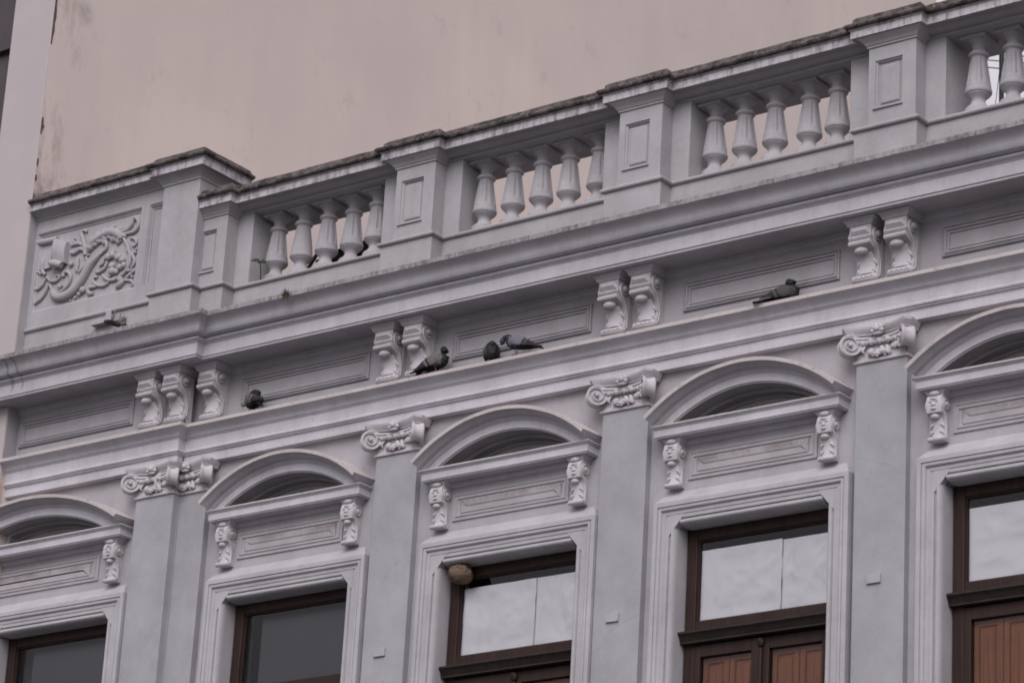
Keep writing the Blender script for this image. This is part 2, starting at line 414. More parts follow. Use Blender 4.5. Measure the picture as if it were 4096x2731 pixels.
# walls with window openings
OX0, OX1, OZ = 0.287, 1.632, -0.962
def wallpiece(x0, x1, z0, z1, yo): obj('wall', MB().box(x0, x1, WY + yo, WY + 0.33, z0, z1), M_WALL, bld)
ks = [-1, 0, 1, 2, 3]
PCX, PCZ, PR = .91, -1.10, 1.095
def arc(r, a0, a1, n=44): return [(PCX + r * math.cos(math.radians(a0 + (a1 - a0) * i / n)), PCZ + r * math.sin(math.radians(a0 + (a1 - a0) * i / n))) for i in range(n + 1)]
TA = math.degrees(math.asin((-.25 - PCZ) / 1.07))
for za, zb in ((OZ, -.25), (.15, 1.45)):
    wallpiece(NX + .001, -0.29, za, zb, -0.08); wallpiece(-0.29, XR, za, zb, 0)
for k, xa, xb in ((-1, NX + .001, -.29), (0, -.29, 2.0), (1, 2.0, 4.2), (2, 4.2, 6.4), (3, 6.4, XR)):
    wd = (lambda x: 1.70 - (1.70 - x) * 1.32) if k == -1 else (lambda x: x)
    hole = [(wd(x) + BX[k], z) for x, z in arc(1.07, TA, 180 - TA, 32)]                      # arched niche behind each pediment
    poly = [(xa, -.25), (xa, .15), (xb, .15), (xb, -.25)] + [h for h in hole if h[0] > xa + .002 ]
    w_ = obj('wall', MB().prism(poly, elev(WY + YO[k]), -.33, 0), M_WALL, bld)
    obj('tympanum', MB().box(max(BX[k] + .1, NX + .002), BX[k] + 1.72, WY + YO[k] + .13, WY + YO[k] + .2, -.25, .02), M_WALL, bld)
edges = [(NX + .001, BX[-1] + OX0, -.08)]
for k in ks:
    xr = BX[k + 1] + OX0 if k < 3 else XR
    if k == -1: edges += [(BX[-1] + OX1, -.29, -.08), (-.29, BX[0] + OX0, 0)]
    else: edges.append((BX[k] + OX1, xr, 0))
for a, b, yo in edges:
    if b > a: wallpiece(a, b, -4.2, OZ, yo)
obj('wall', MB().box(NX + .001, XR, WY, WY + 0.33, GZ, -4.2), M_WALL, bld)
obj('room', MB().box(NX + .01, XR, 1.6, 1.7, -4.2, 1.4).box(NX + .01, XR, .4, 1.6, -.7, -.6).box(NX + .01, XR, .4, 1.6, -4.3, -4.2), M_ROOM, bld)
obj('roof', MB().box(NX + .01, XR, .25, 15, 1.38, 1.5), M_ROOF, bld)

# pilasters
PB = -4.2
def pilaster(x0, x1, y): 
    obj('pilaster', MB().box(x0, x1, y, WY + .02, PB, 0.25), M_PIL, bld, bevel=0.004)
pilaster(-.715, -.295, -.08); pilaster(-.415, 0, 0)
for k in (1, 2, 3, 4): pilaster(BX[k] - .415, BX[k], 0)

# capitals: one model at the right top corner of the shaft
def make_capital():
    cap = MB().box(-.407, -.008, -.006, .05, .03, .24)            # bell
    cap.rects([(.222, -.016, .006), (.226, -.020, .014), (.226, -.020, .022), (.218, -.012, .03)], .05, cx=-.2075)
    c = obj('capital', cap, M_ORN, bld)
    ab = MB(); cx = -.2075                                        # abacus with hollowed front and cut horns
    def outline(e):
        pts = []
        hw = .262 + e * .8; 
        for i in range(13):
            t = -1 + 2 * i / 12; pts.append((cx + hw * .90 * t, -(.034 + .068 * abs(t) ** 2.2 + e)))
        return [(cx - hw - .012, .05), (cx - hw - .012, -.058 - e)] + pts + [(cx + hw + .012, -.058 - e), (cx + hw + .012, .05)]
    lv = [(-.012, .198), (-.006, .205), (-.004, .214), (.004, .219), (.010, .236), (.016, .242), (.018, .262)]
    vs = []; n = len(outline(0))
    for e, z in lv: vs += [(x, y, z) for x, y in outline(e)]
    fs = [(i * n + j, i * n + (j + 1) % n, (i + 1) * n + (j + 1) % n, (i + 1) * n + j) for i in range(len(lv) - 1) for j in range(n)]
    fs += [tuple(range(n))[::-1], tuple((len(lv) - 1) * n + j for j in range(n))]
    obj('abacus', ab.add(vs, fs), M_ORN, c, angle=40)
    for sgn in (-1, 1):                                           # corner volutes set diagonally
        v = MB(); ax = Vector((-sgn, -1, 0)).normalized(); C = Vector((cx + sgn * .232, -.062, .128))
        zv = Vector((0, 0, 1)); sd = ax.cross(zv); R = Matrix((sd, zv, ax)).transposed()
        v.lathe([(.070, -.055), (.078, -.045), (.070, -.02), (.066, 0), (.070, .02), (.079, .028), (.079, .038), (.070, .040), (.064, .030), (.03, .028)], C, 28, ax=R)
        pts = []; rad = []
        for i in range(40):                                       # raised spiral
            t = i / 39; a = PI * .5 + t * 2 * PI * 2.1; r = .073 * (1 - t) ** .8 + .014
            pts.append(C + sd * (r * math.cos(a)) * -sgn + zv * (r * math.sin(a)) + ax * (.034 + .010 * t)); rad.append(.0072 * (1 - .3 * t))
        v.tube(pts, rad, 6, up=ax, sub=1); v.ell(C + ax * .045, (.016, .016, .016), 8, 6)
        obj('volute', v, M_ORN, c, angle=50)
    ch = MB(); n = 12; pts = []                                   # channel between the volutes
    for i in range(n + 1):
        t = -1 + 2 * i / n; pts.append((cx + .20 * t, -.03 - .03 * t * t, .182 - .012 * (1 - t * t)))
    ch.tube(pts, [.013] * (n + 1), 8, sub=1)
    ch.tube([(p[0], p[1] + .012, p[2] - .022) for p in pts], [.018] * (n + 1), 8, sub=1)
    for i in range(5): ch.ell((cx - .135 + i * .0675, -.030, .148), (.028, .022, .026), 10, 6)
    for i in range(6): ch.ell((cx - .168 + i * .0675, -.030, .146), (.007, .014, .024), 6, 5)
    obj('egg_moulding', ch, M_ORN, c, angle=60)
    ga = MB(); rr = random.Random(3)
    for i in range(26):                                           # garland of leaves and fruit hung between the volutes
        t = rr.uniform(-1, 1); x = cx + .155 * t; z = .060 + .080 * t * t + rr.uniform(-.016, .012)
        r = .013 + .010 * (1 - abs(t)) + rr.uniform(-.003, .004)
        ga.ell((x, -.016 - .012 * (1 - abs(t)), z), (r * rr.uniform(1.0, 1.9), r * .8, r * rr.uniform(.5, .9)), 9, 6, rot=Matrix.Rotation(rr.uniform(-1.2, 1.2), 3, 'Y'))
    for dx, dz, r in [(-.018, .052, .030), (.040, .060, .022), (-.070, .064, .022)]:      # roses
        ga.ell((cx + dx, -.036, dz), (r * .75, .016, r * .6), 10, 6)
        for q in range(6):
            a = q * PI / 3 + dx * 20; ga.ell((cx + dx + r * .72 * math.cos(a), -.034, dz + r * .6 * math.sin(a)), (r * .42, .014, r * .34), 8, 5)
    for sx in (-1, 1):
        for j in range(3): ga.tube([(cx + sx * (.118 + .014 * j), -.02, .128), (cx + sx * (.135 + .012 * j), -.034, .10), (cx + sx * (.126 + .018 * j), -.028, .068 + .010 * j)], [.007, .013, .003], 7, sub=3, flat=.6)
    obj('garland', ga, M_ORN, c, angle=60)
    fl = MB()
    for i in range(6):
        a = PI * i / 5; fl.ell((cx + .036 * math.cos(a), -.066, .212 + .042 * math.sin(a)), (.020, .018, .017), 8, 5)
    fl.ell((cx, -.076, .226), (.026, .02, .024), 9, 6); fl.ell((cx, -.060, .192), (.045, .02, .014), 9, 5)
    obj('flower', fl, M_ORN, c, angle=60)
    return c
cap0 = make_capital()
for s in [(-.300, -.08, 0)] + [(BX[k], 0, 0) for k in (1, 2, 3, 4)]: copy_tree(cap0, bld, s)

# small painted plates on the shafts
def plate(k, x0=-.291, z1=-1.563):
    m = MB().box(-.055, .055, -.016, .0, -.032, .032)
    for sx in (-1, 1):
        for sz in (-1, 1): m.ell((sx * .043, -.016, sz * .021), (.004, .003, .004), 6, 4)
    obj('cover_plate', m, M_BAL, bld, (BX[k] - .236, 0, -1.597), bevel=0.003)
for k in (1, 2, 3): plate(k)

# architrave
AP = [(-.065, .262), (.005, .262), (.005, .338), (.012, .343), (.022, .345), (.022, .352), (.029, .355), (.036, .362), (.037, .372), (.033, .382), (.030, .386),
      (.030, .470), (.037, .474), (.040, .482), (.048, .485), (.052, .492), (.056, .502), (.066, .514), (.082, .526), (.100, .538), (.114, .545), (.120, .549), (.120, .577), (.0, .590), (-.1, .592)]
am = [0] * 24; am[21] = 1; am[22] = am[23] = 2
def wav(c, i): return (c[0], c[1] + .0016 * mnoise.noise((c[0] * 1.7, i * .3, 0)), c[2] + .0022 * mnoise.noise((c[0] * 1.1, 5 + i * .11, 2)))
obj('architrave', MB().sweep([(NX + .002, -.08), (-.295, -.08), (-.295, 0), (XR, 0)], AP, plan, mats=am, step=.08, jit=wav), [M_TRIM, M_DUST, M_GRIME_DIM], bld, angle=24)

# main cornice
CP = [(-.065, 1.02), (-.05, 1.03), (-.045, 1.045), (-.030, 1.055), (-.025, 1.072), (.21, 1.076), (.226, 1.070), (.230, 1.074), (.230, 1.088), (.240, 1.092), (.240, 1.192), (.247, 1.196), (.250, 1.204), (.258, 1.206), (.262, 1.210),
      (.270, 1.214), (.275, 1.222), (.274, 1.231), (.266, 1.238), (.262, 1.241), (.295, 1.244), (.318, 1.252), (.331, 1.268), (.337, 1.288), (.344, 1.308), (.358, 1.330), (.382, 1.349), (.404, 1.358), (.420, 1.361), (.420, 1.399), (.10, 1.43), (-.4, 1.45)]
cm = [0] * 31; cm[28] = 1; cm[29] = cm[30] = 2
def wav2(c, i):
    a = .0035 if i in (28, 29) else .0016
    return (c[0], c[1] + a * mnoise.noise((c[0] * (7 if a > .002 else 1.5), i * .3, 0)), c[2] + a * mnoise.noise((c[0] * (9 if a > .002 else 1.1), 5 + i * .1, 2)))
obj('cornice', MB().sweep([(NX - .3, -.08), (-.200, -.08), (-.200, 0), (XR, 0)], CP, plan, mats=cm, step=.05, jit=wav2), [M_CORN, M_LIP, M_GRIME_DIM], bld, angle=26)

# frieze panels
def ring(mb, x0, x1, z0, z1, y, prof): return mb.sweep(rect(x0, x1, z0, z1), prof, elev(y), closed=True)
FP = [(0, -.01), (0, .016), (.009, .022), (.014, .010), (.020, .008), (.025, .020), (.033, .021), (.039, .006), (.047, .003), (.051, .012), (.057, .012), (.060, -.01)]
def frieze(x0, x1, yo): obj('frieze_panel', ring(MB(), x0, x1, .722, .953, WY + yo, FP), M_WALL, bld, angle=20)
frieze(-2.25, -.905, -.08)
for k in range(4): frieze(BX[k] + .243, (BX[k + 1] - .607), 0)

# consoles under the cornice
def make_console():
    poly = [(.067, 1.022), (-.125, 1.022), (-.125, .932), (-.114, .922), (-.118, .905), (-.138, .897), (-.144, .884), (-.138, .870), (-.118, .860), (-.080, .853), (-.042, .832), (-.018, .792), (-.010, .742), (-.014, .700), (-.02, .66), (-.02, .60), (.067, .60)]
    tx = lambda u, v, h: (h, u, v)
    b = MB().prism(poly, tx, -.090, .090)
    b.hexa([(-.084, -.124, .94), (.084, -.124, .94), (.084, -.124, 1.012), (-.084, -.124, 1.012)], [(-.056, -.150, .970), (.056, -.150, .970), (.056, -.150, .990), (-.056, -.150, .990)])
    for zz in (.926, .915): b.box(-.0925, .0925, -.128, -.11, zz - .003, zz + .003)
    b.box(-.094, .094, .02, .066, .598, 1.0)                     # back plate
    c = obj('console', b, M_ORN, bld, bevel=.004, angle=40)
    a = MB().rects([(.100, -.130, 1.020), (.106, -.136, 1.023), (.106, -.136, 1.032), (.110, -.140, 1.036), (.113, -.143, 1.043), (.121, -.150, 1.054), (.132, -.161, 1.061), (.1375, -.167, 1.064), (.1375, -.167, 1.0795)], .066)
    obj('abacus', a, M_TRIM, c, angle=24)
    R = Matrix(((0, 0, 1), (0, 1, 0), (-1, 0, 0)))
    for sx in (-1, 1):
        s = MB(); A = Matrix(((0, 0, sx), (0, 1, 0), (-sx, 0, 0)))
        s.lathe([(.050, .0), (.050, .012), (.043, .016), (.036, .008), (.03, .006), (.024, .016), (.019, .03), (.012, .032)], (sx * .088, -.048, .962), 20, ax=A)
        s.tube([(sx * .096, -.095, .99), (sx * .098, -.11, .94), (sx * .098, -.075, .885), (sx * .096, -.03, .84), (sx * .094, .005, .76), (sx * .094, .0, .66)], [.007, .009, .009, .008, .007, .006], 6, up=(1, 0, 0))
        obj('scroll', s, M_ORN, c, angle=50)
    l = MB().ell((-.010, -.082, .838), (.058, .040, .032), 14, 8)
    l.tube([(0, -.062, .832), (0, -.030, .79), (0, -.018, .73), (0, -.030, .672)], [.060, .068, .072, .064], 12, flat=.30)
    for sx in (-1, 1):
        for j, (zz, w) in enumerate(((.785, .013), (.715, .014))): l.tube([(sx * .030, -.030, zz), (sx * .062, -.032, zz - .012), (sx * .084, -.022, zz - .040)], [w * .5, w, w * .35], 8, sub=3, flat=.5)
    obj('leaf', l, M_ORN, c, angle=60)
    r = MB().lathe([(.002, -.100), (.027, -.100), (.034, -.094), (.034, .094), (.027, .100), (.02, .103), (.012, .112), (.002, .113)], (0, -.036, .634), 20, ax=R)
    for i in range(8): r.tube([(-.075 + i * .02, -.0705, .638 + (.008 if i % 2 else -.006)), (-.055 + i * .02, -.0705, .638 + (-.006 if i % 2 else .008))], [.0035, .0035], 5, sub=1)
    obj('roll', r, M_ORN, c, angle=50)
    return c
con0 = make_console(); con0.location += Vector((-.3285, 0, 0))
first = True
spots = [(-.619 + .002, -.08), (-.330, -.08), (-.006, 0)]
for k in (1, 2, 3, 4): spots += [(BX[k] - .3285, 0), (BX[k] - .036, 0)]
for i, (x, y) in enumerate(spots):
    if i == 0: con0.location += Vector((x + .3285, y, 0)); base = (x, y)
    else: copy_tree(con0, bld, (x - base[0], y - base[1], 0))

# pediments with brackets, panel and window surround, modelled in bay 0
def make_pediment():
    pp = [(.0, -.01), (.0, .125), (.007, .127), (.010, .137), (.070, .137), (.073, .144), (.080, .146), (.083, .152), (.090, .156), (.096, .163), (.098, .172), (.101, .186), (.107, .199), (.116, .211), (.122, .226), (.125, .242), (.128, .252), (.156, .254), (.166, -.01)]
    pm = [0] * 18; pm[16] = 1; pm[17] = 1
    # travel left to right so that the right normal points down; offsets are outward, so negate
    a = MB().sweep(arc(PR, 131.2, 48.8), [(-n, h) for n, h in pp], elev(WY), mats=pm, jit=lambda c, i: (c[0], c[1], c[2] + (.003 * mnoise.noise((c[0] * 6, i, c[2] * 6)) if i in (16, 17) else 0)))
    p = obj('pediment', a, [M_TRIM, M_DUST], bld, angle=24)
    lp = [(0, -.345), (.012, -.340), (.018, -.326), (.030, -.318), (.034, -.303), (.118, -.301), (.130, -.306), (.134, -.303), (.134, -.296), (.143, -.293), (.143, -.240), (.149, -.236), (.152, -.229), (.160, -.226), (.166, -.219), (.166, -.212), (.158, -.206), (0, -.19)]
    lm = [0] * 17; lm[14] = lm[15] = 1; lm[16] = 2
    obj('ledge', MB().sweep([(.261, .3), (.261, WY), (1.557, WY), (1.557, .3)], lp, plan, mats=lm, step=.06, jit=lambda c, i: (c[0], c[1], c[2] + (.002 * mnoise.noise((c[0] * 8, i, 0)) if i > 13 else 0))), [M_TRIM, M_DUST, M_GRIME_DIM], p, angle=24)
    t = MB()
    for r, h in ((1.050, -.085), (1.010, -.108)): t.sweep(arc(r, 128, 52, 32), [(0, -.14), (0, h), (-.010, h + .008), (-.05, h + .008), (-.05, -.14)], elev(WY))
    obj('tympanum_moulding', t, M_WALL, p, angle=24)
    return p
ped0 = make_pediment()
def make_bracket(cx):
    poly = [(.067, -.335), (-.018, -.335), (-.038, -.350), (-.050, -.378), (-.053, -.41), (-.050, -.445), (-.044, -.474), (-.012, -.480), (.0, -.50), (.013, -.535), (.018, -.58), (.014, -.63), (.008, -.668), (.067, -.668)]
    b = MB().prism(poly, lambda u, v, h: (h, u, v), -.060, .060)
    for dx, z, r, w in [(0, -.372, .012, 2.6), (-.022, -.392, .010, 1.6), (.024, -.392, .010, 1.6), (0, -.415, .016, 1.5), (0, -.445, .010, 2.4)]: b.ell((dx, -.050, z), (r * w, .012, r), 10, 6)
    c = obj('bracket', b, M_ORN, bld, (cx, 0, 0), bevel=.003, angle=40)
    obj('abacus', MB().rects([(.062, -.022, -.338), (.068, -.03, -.332), (.074, -.036, -.322), (.086, -.047, -.310), (.090, -.05, -.306), (.090, -.05, -.3015)], .067).ell((.0, -.040, -.332), (.042, .018, .020), 10, 6), M_ORN, c, angle=30)
    for sx in (-1, 1):
        s = MB(); A = Matrix(((0, 0, sx), (0, 1, 0), (-sx, 0, 0)))
        s.lathe([(.042, 0), (.042, .012), (.035, .017), (.029, .008), (.022, .008), (.018, .018), (.008, .024)], (sx * .058, .006, -.408), 18, ax=A)
        s.tube([(sx * .062, -.02, -.36), (sx * .064, -.044, -.42), (sx * .064, -.01, -.475), (sx * .063, .022, -.54), (sx * .063, .022, -.65)], [.005, .007, .007, .006, .006], 6, up=(1, 0, 0))
        obj('scroll', s, M_ORN, c, angle=50)
    l = MB().ell((-.006, -.014, -.495), (.038, .030, .022), 12, 7)
    l.tube([(0, .004, -.50), (0, .014, -.55), (0, .016, -.60), (0, .008, -.645)], [.040, .046, .048, .044], 10, flat=.32)
    for sx in (-1, 1):
        for zz, w in ((-.545, .009), (-.598, .009)): l.tube([(sx * .020, .002, zz), (sx * .042, -.001, zz - .008), (sx * .056, .008, zz - .028)], [w * .5, w, w * .35], 8, sub=3, flat=.55)
    obj('leaf', l, M_ORN, c, angle=60)
    R = Matrix(((0, 0, 1), (0, 1, 0), (-1, 0, 0)))
    obj('roll', MB().lathe([(.002, -.068), (.014, -.068), (.0185, -.063), (.0185, .063), (.014, .068), (.002, .068)], (0, .0, -.655), 14, ax=R), M_ORN, c, angle=50)
    return c
brk = [make_bracket(.2475), make_bracket(1.563)]
def make_over_panel():
    pr = [(0, -.01), (0, .012), (.012, .014), (.016, .008), (.026, .008), (.030, .016), (.042, .017), (.046, .008), (.058, .004), (.064, .004), (.070, -.01)]
    p = obj('over_window_panel', ring(MB(), .345, 1.447, -.612, -.400, WY, pr), M_WALL, bld, angle=20)
    obj('panel_field', MB().sweep(rect(.420, 1.372, -.590 + .03, -.452), [(0, -.01), (0, .010), (.006, .014), (.06, .014)], elev(WY), closed=True).box(.44, 1.35, WY - .0138, WY, -.545, -.47), M_FIELD, p, angle=20)
    return p
pan0 = make_over_panel()
SB = -4.0
def make_surround():
    m = MB()
    prof = [(0, -.02), (0, .092), (.034, .094), (.036, .084), (.042, .084), (.046, .092), (.058, .094), (.066, .090), (.070, .076), (.098, .076), (.101, .070), (.128, .070), (.128, -.02)]
    m.sweep([(.106, SB), (.106, -.786), (1.765, -.786), (1.765, SB)], prof, elev(WY))
    m.add([(.106, -.027, -.786), (1.765, -.027, -.786), (1.69, WY, -.688), (.175, WY, -.688), (.106, WY, -.786), (1.765, WY, -.786)], [(0, 1, 2, 3), (0, 3, 4), (1, 5, 2), (0, 4, 5, 1), (4, 3, 2, 5)])
    y = WY - .070
    for pts in ([(.230, -1.048), (.230, -.88), (.374, -.88)], [(1.640, -1.048), (1.640, -.88), (1.496, -.88)]):
        m.prism(pts, elev(y + .02), -.04, .0225)
    s = obj('window_surround', m, M_TRIM_S, bld, angle=24)
    q = MB(); n = 8                                              # rounded inner roll with stops
    def roll(a, b, inw, up):
        vs = []
        for i in range(n + 1):
            t = PI / 2 * i / n; vs.append((1 - math.cos(t) , math.sin(t)))
        return vs
    R_ = .056
    def quarter(ax, c0, c1, lo, hi):
        # quarter round from fascia plane back into the reveal
        pts = [(0, .0), (.003, -.014), (.009, -.016), (.013, -.006), (.020, .003), (.029, .006), (.038, .004), (.046, -.004), (.052, -.016), (.055, -.03), (R_, -.05), (R_, -.16), (0, -.16)]
        vs = []
        for s_, e_ in ((lo, hi),):
            for end in (s_, e_):
                for o, h in pts:
                    vs.append((c0 + c1 * o, y - h, end) if ax == 'z' else (end, y - h, c0 + c1 * o))
        k = len(pts); fs = [(j, (j + 1) % k, k + (j + 1) % k, k + j) for j in range(k)] + [tuple(range(k))[::-1], tuple(range(k, 2 * k))]
        q.add(vs, fs)
    quarter('z', .2348, 1, SB, -.985); quarter('z', 1.6362 + .0, -1, SB, -.985); quarter('x', -.9148, -1, .33, 1.54)
    obj('inner_roll', q, M_TRIM_S, s, angle=30)
    return s
M_TRIM_S = paint('surround paint', (0.455, 0.44, 0.465), streak=0.2)
sur0 = make_surround()
for k in (1, 2, 3):
    for o in [ped0, pan0, sur0] + brk: copy_tree(o, bld, (BX[k], YO[k], 0))
# the end bay is cut off by the neighbour: its pediment and panel are wider and run into the corner
sh = (BX[-1], YO[-1], 0)
copy_tree(sur0, bld, sh); copy_tree(brk[1], bld, sh)
def widen(me):
    me = me.copy(); lim = NX + .003 - BX[-1]
    for v in me.vertices: v.co.x = 1.70 - (1.70 - v.co.x) * 1.32
    bm = bmesh.new(); bm.from_mesh(me)
    bmesh.ops.bisect_plane(bm, geom=bm.verts[:] + bm.edges[:] + bm.faces[:], plane_co=(lim, 0, 0), plane_no=(1, 0, 0), clear_inner=True)
    bm.to_mesh(me); bm.free(); return me
for o in (ped0, pan0):
    c = copy_tree(o, bld, sh); c.data = widen(o.data)
    for ch in c.children: ch.data = widen(ch.data)

# windows
def make_window(k, doors):
    X, Y = BX[k], YO[k]; x0, x1 = OX0 + .012, OX1 - .012
    f = MB()
    f.box(x0, x0 + .085, .150, .21, -3.9, -.962); f.box(x1 - .085, x1, .150, .21, -3.9, -.962); f.box(x0 + .085, x1 - .085, .152, .21, -1.052, -.962)
    f.box(x0 + .085, x1 - .085, .152, .21, -1.742, -1.668)
    w = obj('window', f, M_WOOD, bld, (X, Y, 0), bevel=.006)
    b = MB().sweep(rect(x0 + .085, x1 - .085, -1.668, -1.052), [(0, -.03), (0, .0), (.008, .0), (.016, -.016), (.016, -.03)], elev(.166), closed=True)
    obj('glazing_bead', b, M_WOOD, w)
    obj('pane', MB().add([(x0 + .09, .186, -1.665), (x1 - .09, .186, -1.665), (x1 - .09, .186, -1.055), (x0 + .09, .186, -1.055)], [(0, 1, 2, 3)]), M_GLASS, w, recalc=False)
    t = MB().sweep([(x0 - .006, .16), (x1 + .006, .16)], [(-.03, -1.742), (.055, -1.742), (.075, -1.748), (.088, -1.752), (.090, -1.768), (.080, -1.776), (.068, -1.792), (.060, -1.815), (.056, -1.822), (.056, -1.835), (-.03, -1.84)], plan, step=.1, jit=lambda c, i: (c[0], c[1], c[2] + .0025 * mnoise.noise((c[0] * 6 + k * 9, i, 0))))
    obj('transom', t, M_TRANS, w, angle=25)
    if doors:
        d = MB(); dm = []
        for a, e in ((x0 + .085, .952), (.964, x1 - .085)):      # two leaves
            yl = .150 if a < .5 else .162
            for (p0, p1, z0, z1) in ((a, a + .055, -3.9, -1.845), (e - .075, e, -3.9, -1.845), (a + .055, e - .075, -1.935, -1.845), (a + .055, e - .075, -3.0, -2.9)):
                obj('door_rail', MB().box(p0, p1, yl, yl + .045, z0, z1), M_WOOD, w, bevel=.005)
            obj('door_pane', MB().add([(a + .05, yl + .028, -2.92), (e - .07, yl + .028, -2.92), (e - .07, yl + .028, -1.92), (a + .05, yl + .028, -1.92)], [(0, 1, 2, 3)]), M_GLASS, w, recalc=False)
            i0, i1 = a + .045, e - .065; mid = (i0 + i1) / 2
            for q0, q1 in ((i0, mid - .004), (mid + .004, i1)):  # inner shutters behind the glass
                s = MB().sweep(rect(q0, q1, -2.95, -1.93), [(0, 0), (0, .012), (.040, .012), (.044, -.006), (.058, -.006), (.066, .008), (.090, .012), (.5 * (q1 - q0) - .001, .012)], elev(yl + .075), closed=True)
                obj('shutter_leaf', s, M_SHUT, w, angle=20)
        obj('door_boss', MB().ell((.958, .148, -1.885), (.030, .022, .036), 10, 6).ell((.958, .132, -1.878), (.014, .014, .018), 8, 5), M_TRANS, w)
        obj('meeting_bead', MB().box(.945, .971, .138, .16, -3.9, -1.925), M_WOOD, w, bevel=.006)
    else:
        d = MB().box(x0 + .085, x1 - .085, .16, .2, -3.9, -1.845)
        obj('door_leaf', d, M_WOOD, w, bevel=.004)
        obj('blind', MB().box(x0 + .20, x1 - .1, .262, .266, -1.72, -1.03), M_BLIND, w)
    return w
for k in ks: make_window(k, k >= 1)

# ------------------------------------------------------------------ parapet with balustrade
PL, PRT = -.320, .200
piers = [0, 1, 2, 3]
path = [(-.06, -.115)] if False else []
def pier_path(yr, yp, l, r, x_end):
    p = []
    for k in piers:
        a, b = BX[k] + l, BX[k] + r
        p += [(a, yr), (a, yp), (b, yp), (b, yr)]
    return p + [(x_end, yr)]
PPF = [(-.35, 1.40), (0, 1.40), (0, 1.684), (.012, 1.685), (.022, 1.690), (.027, 1.699), (.026, 1.709), (.018, 1.717), (.006, 1.721), (-.004, 1.722), (-.02, 1.727), (-.42, 1.733)]
pp = pier_path(-.115, -.25, PL, PRT, XR); pp = pp[1:]
obj('plinth', MB().sweep(pp, PPF, plan, step=.1, jit=lambda c, i: (c[0], c[1], c[2] + .002 * mnoise.noise((c[0] * 1.3, i * .2, 7)))), M_BAL, bld, angle=26)
# pedestals between the balusters
for k in piers:
    X = BX[k]
    m = MB().box(X - .445, X + .352, -.110, .262, 1.72, 2.42)
    p = obj('pedestal', m, M_BAL, bld, bevel=.005)
    die = MB().box(X - .205, X + .189, -.212, -.105, 1.715, 2.36)
    a0, a1, b0, b1 = X - .148, X + .076, 1.850, 2.222
    for q in ((X - .205, a0, 1.715, 2.36), (a1, X + .189, 1.715, 2.36), (a0, a1, 1.715, b0), (a0, a1, b1, 2.36)): die.box(q[0], q[1], -.25, -.2121, q[2], q[3])
    obj('die', die, M_BAL, p)
    cp = MB().sweep([(X - .205, -.105), (X - .205, -.25), (X + .189, -.25), (X + .189, -.105)], [(-.02, 2.325), (.008, 2.330), (.012, 2.334), (.012, 2.345), (.020, 2.350), (.026, 2.362), (.040, 2.378), (.058, 2.392), (.066, 2.400), (.07, 2.412), (-.02, 2.412)], plan)
    obj('neck_moulding', cp, M_BAL, p, angle=24)
    fr = MB().sweep(rect(X - .148, X + .076, 1.850, 2.222), [(0, -.006), (0, .030), (.012, .024), (.018, .010), (.030, .006), (.036, .018), (.044, .021), (.113, .0212), (.1135, -.006)], elev(-.212), closed=True)
    fr.box(X - .162, X + .083, -.264, -.2485, 1.836, 1.848)
    obj('panel_moulding', fr, M_BAL, p, angle=20)

# beam and coping that run over balusters and pedestals
CX0 = -.06
def moss_j(c, i):
    a = {0: 0, 1: .0, 2: .001, 3: .001}.get(i, .0045)
    n1 = mnoise.noise((c[0] * 7.0, c[1] * 7, i * .4)); n2 = mnoise.noise((c[0] * 23.0, i * .7, 4))
    return (c[0], c[1] + a * .7 * n2, c[2] + a * (n1 * .9 + n2 * .8))
def coping(name, path, z0, mats, parent, back=.62, h=.0):
    fas = [(-back, z0 - .04), (-.142, z0 - .043), (-.140, z0 - .024), (-.132, z0 - .020), (-.124, z0 - .022), (-.100, z0 - .024), (-.085, z0 - .020), (-.062, z0 - .006), (-.055, z0 - .003), (-.050, z0 + .002), (-.014, z0 + .003), (-.010, z0 - .001), (0, z0 + .000), (0, z0 + .060), (.010, z0 + .064), (.012, z0 + .070), (-.02, z0 + .072)]
    c = obj(name, MB().sweep(path, fas, plan, mats=[0] * 11 + [1] * 5, step=.06), mats[:2], parent, angle=26)
    top = [(-.04, z0 + .066), (.012, z0 + .0705), (.030, z0 + .072), (.040, z0 + .082), (.042, z0 + .094), (.034, z0 + .106), (.014, z0 + .113), (-.006, z0 + .119), (-.010, z0 + .152), (-.028, z0 + .172), (-.07, z0 + .188), (-back + .03, z0 + .20), (-back + .03, z0 + .066)]
    obj('mossy_top', MB().sweep(path, top, plan, step=.022, jit=moss_j), mats[2], c, angle=45)
    return c
cpath = pier_path(-.261, -.331, -.317, .277, XR)
cpath = [(-.072, -.331), (.277, -.331), (.277, -.261)] + cpath[4:]
coping('coping', cpath, 2.405, [M_BAL, M_FASC, M_MOSS], bld)
obj('beam', MB().box(-.07, XR, -.108, .27, 2.366, 2.43), M_BAL, bld, bevel=.004)

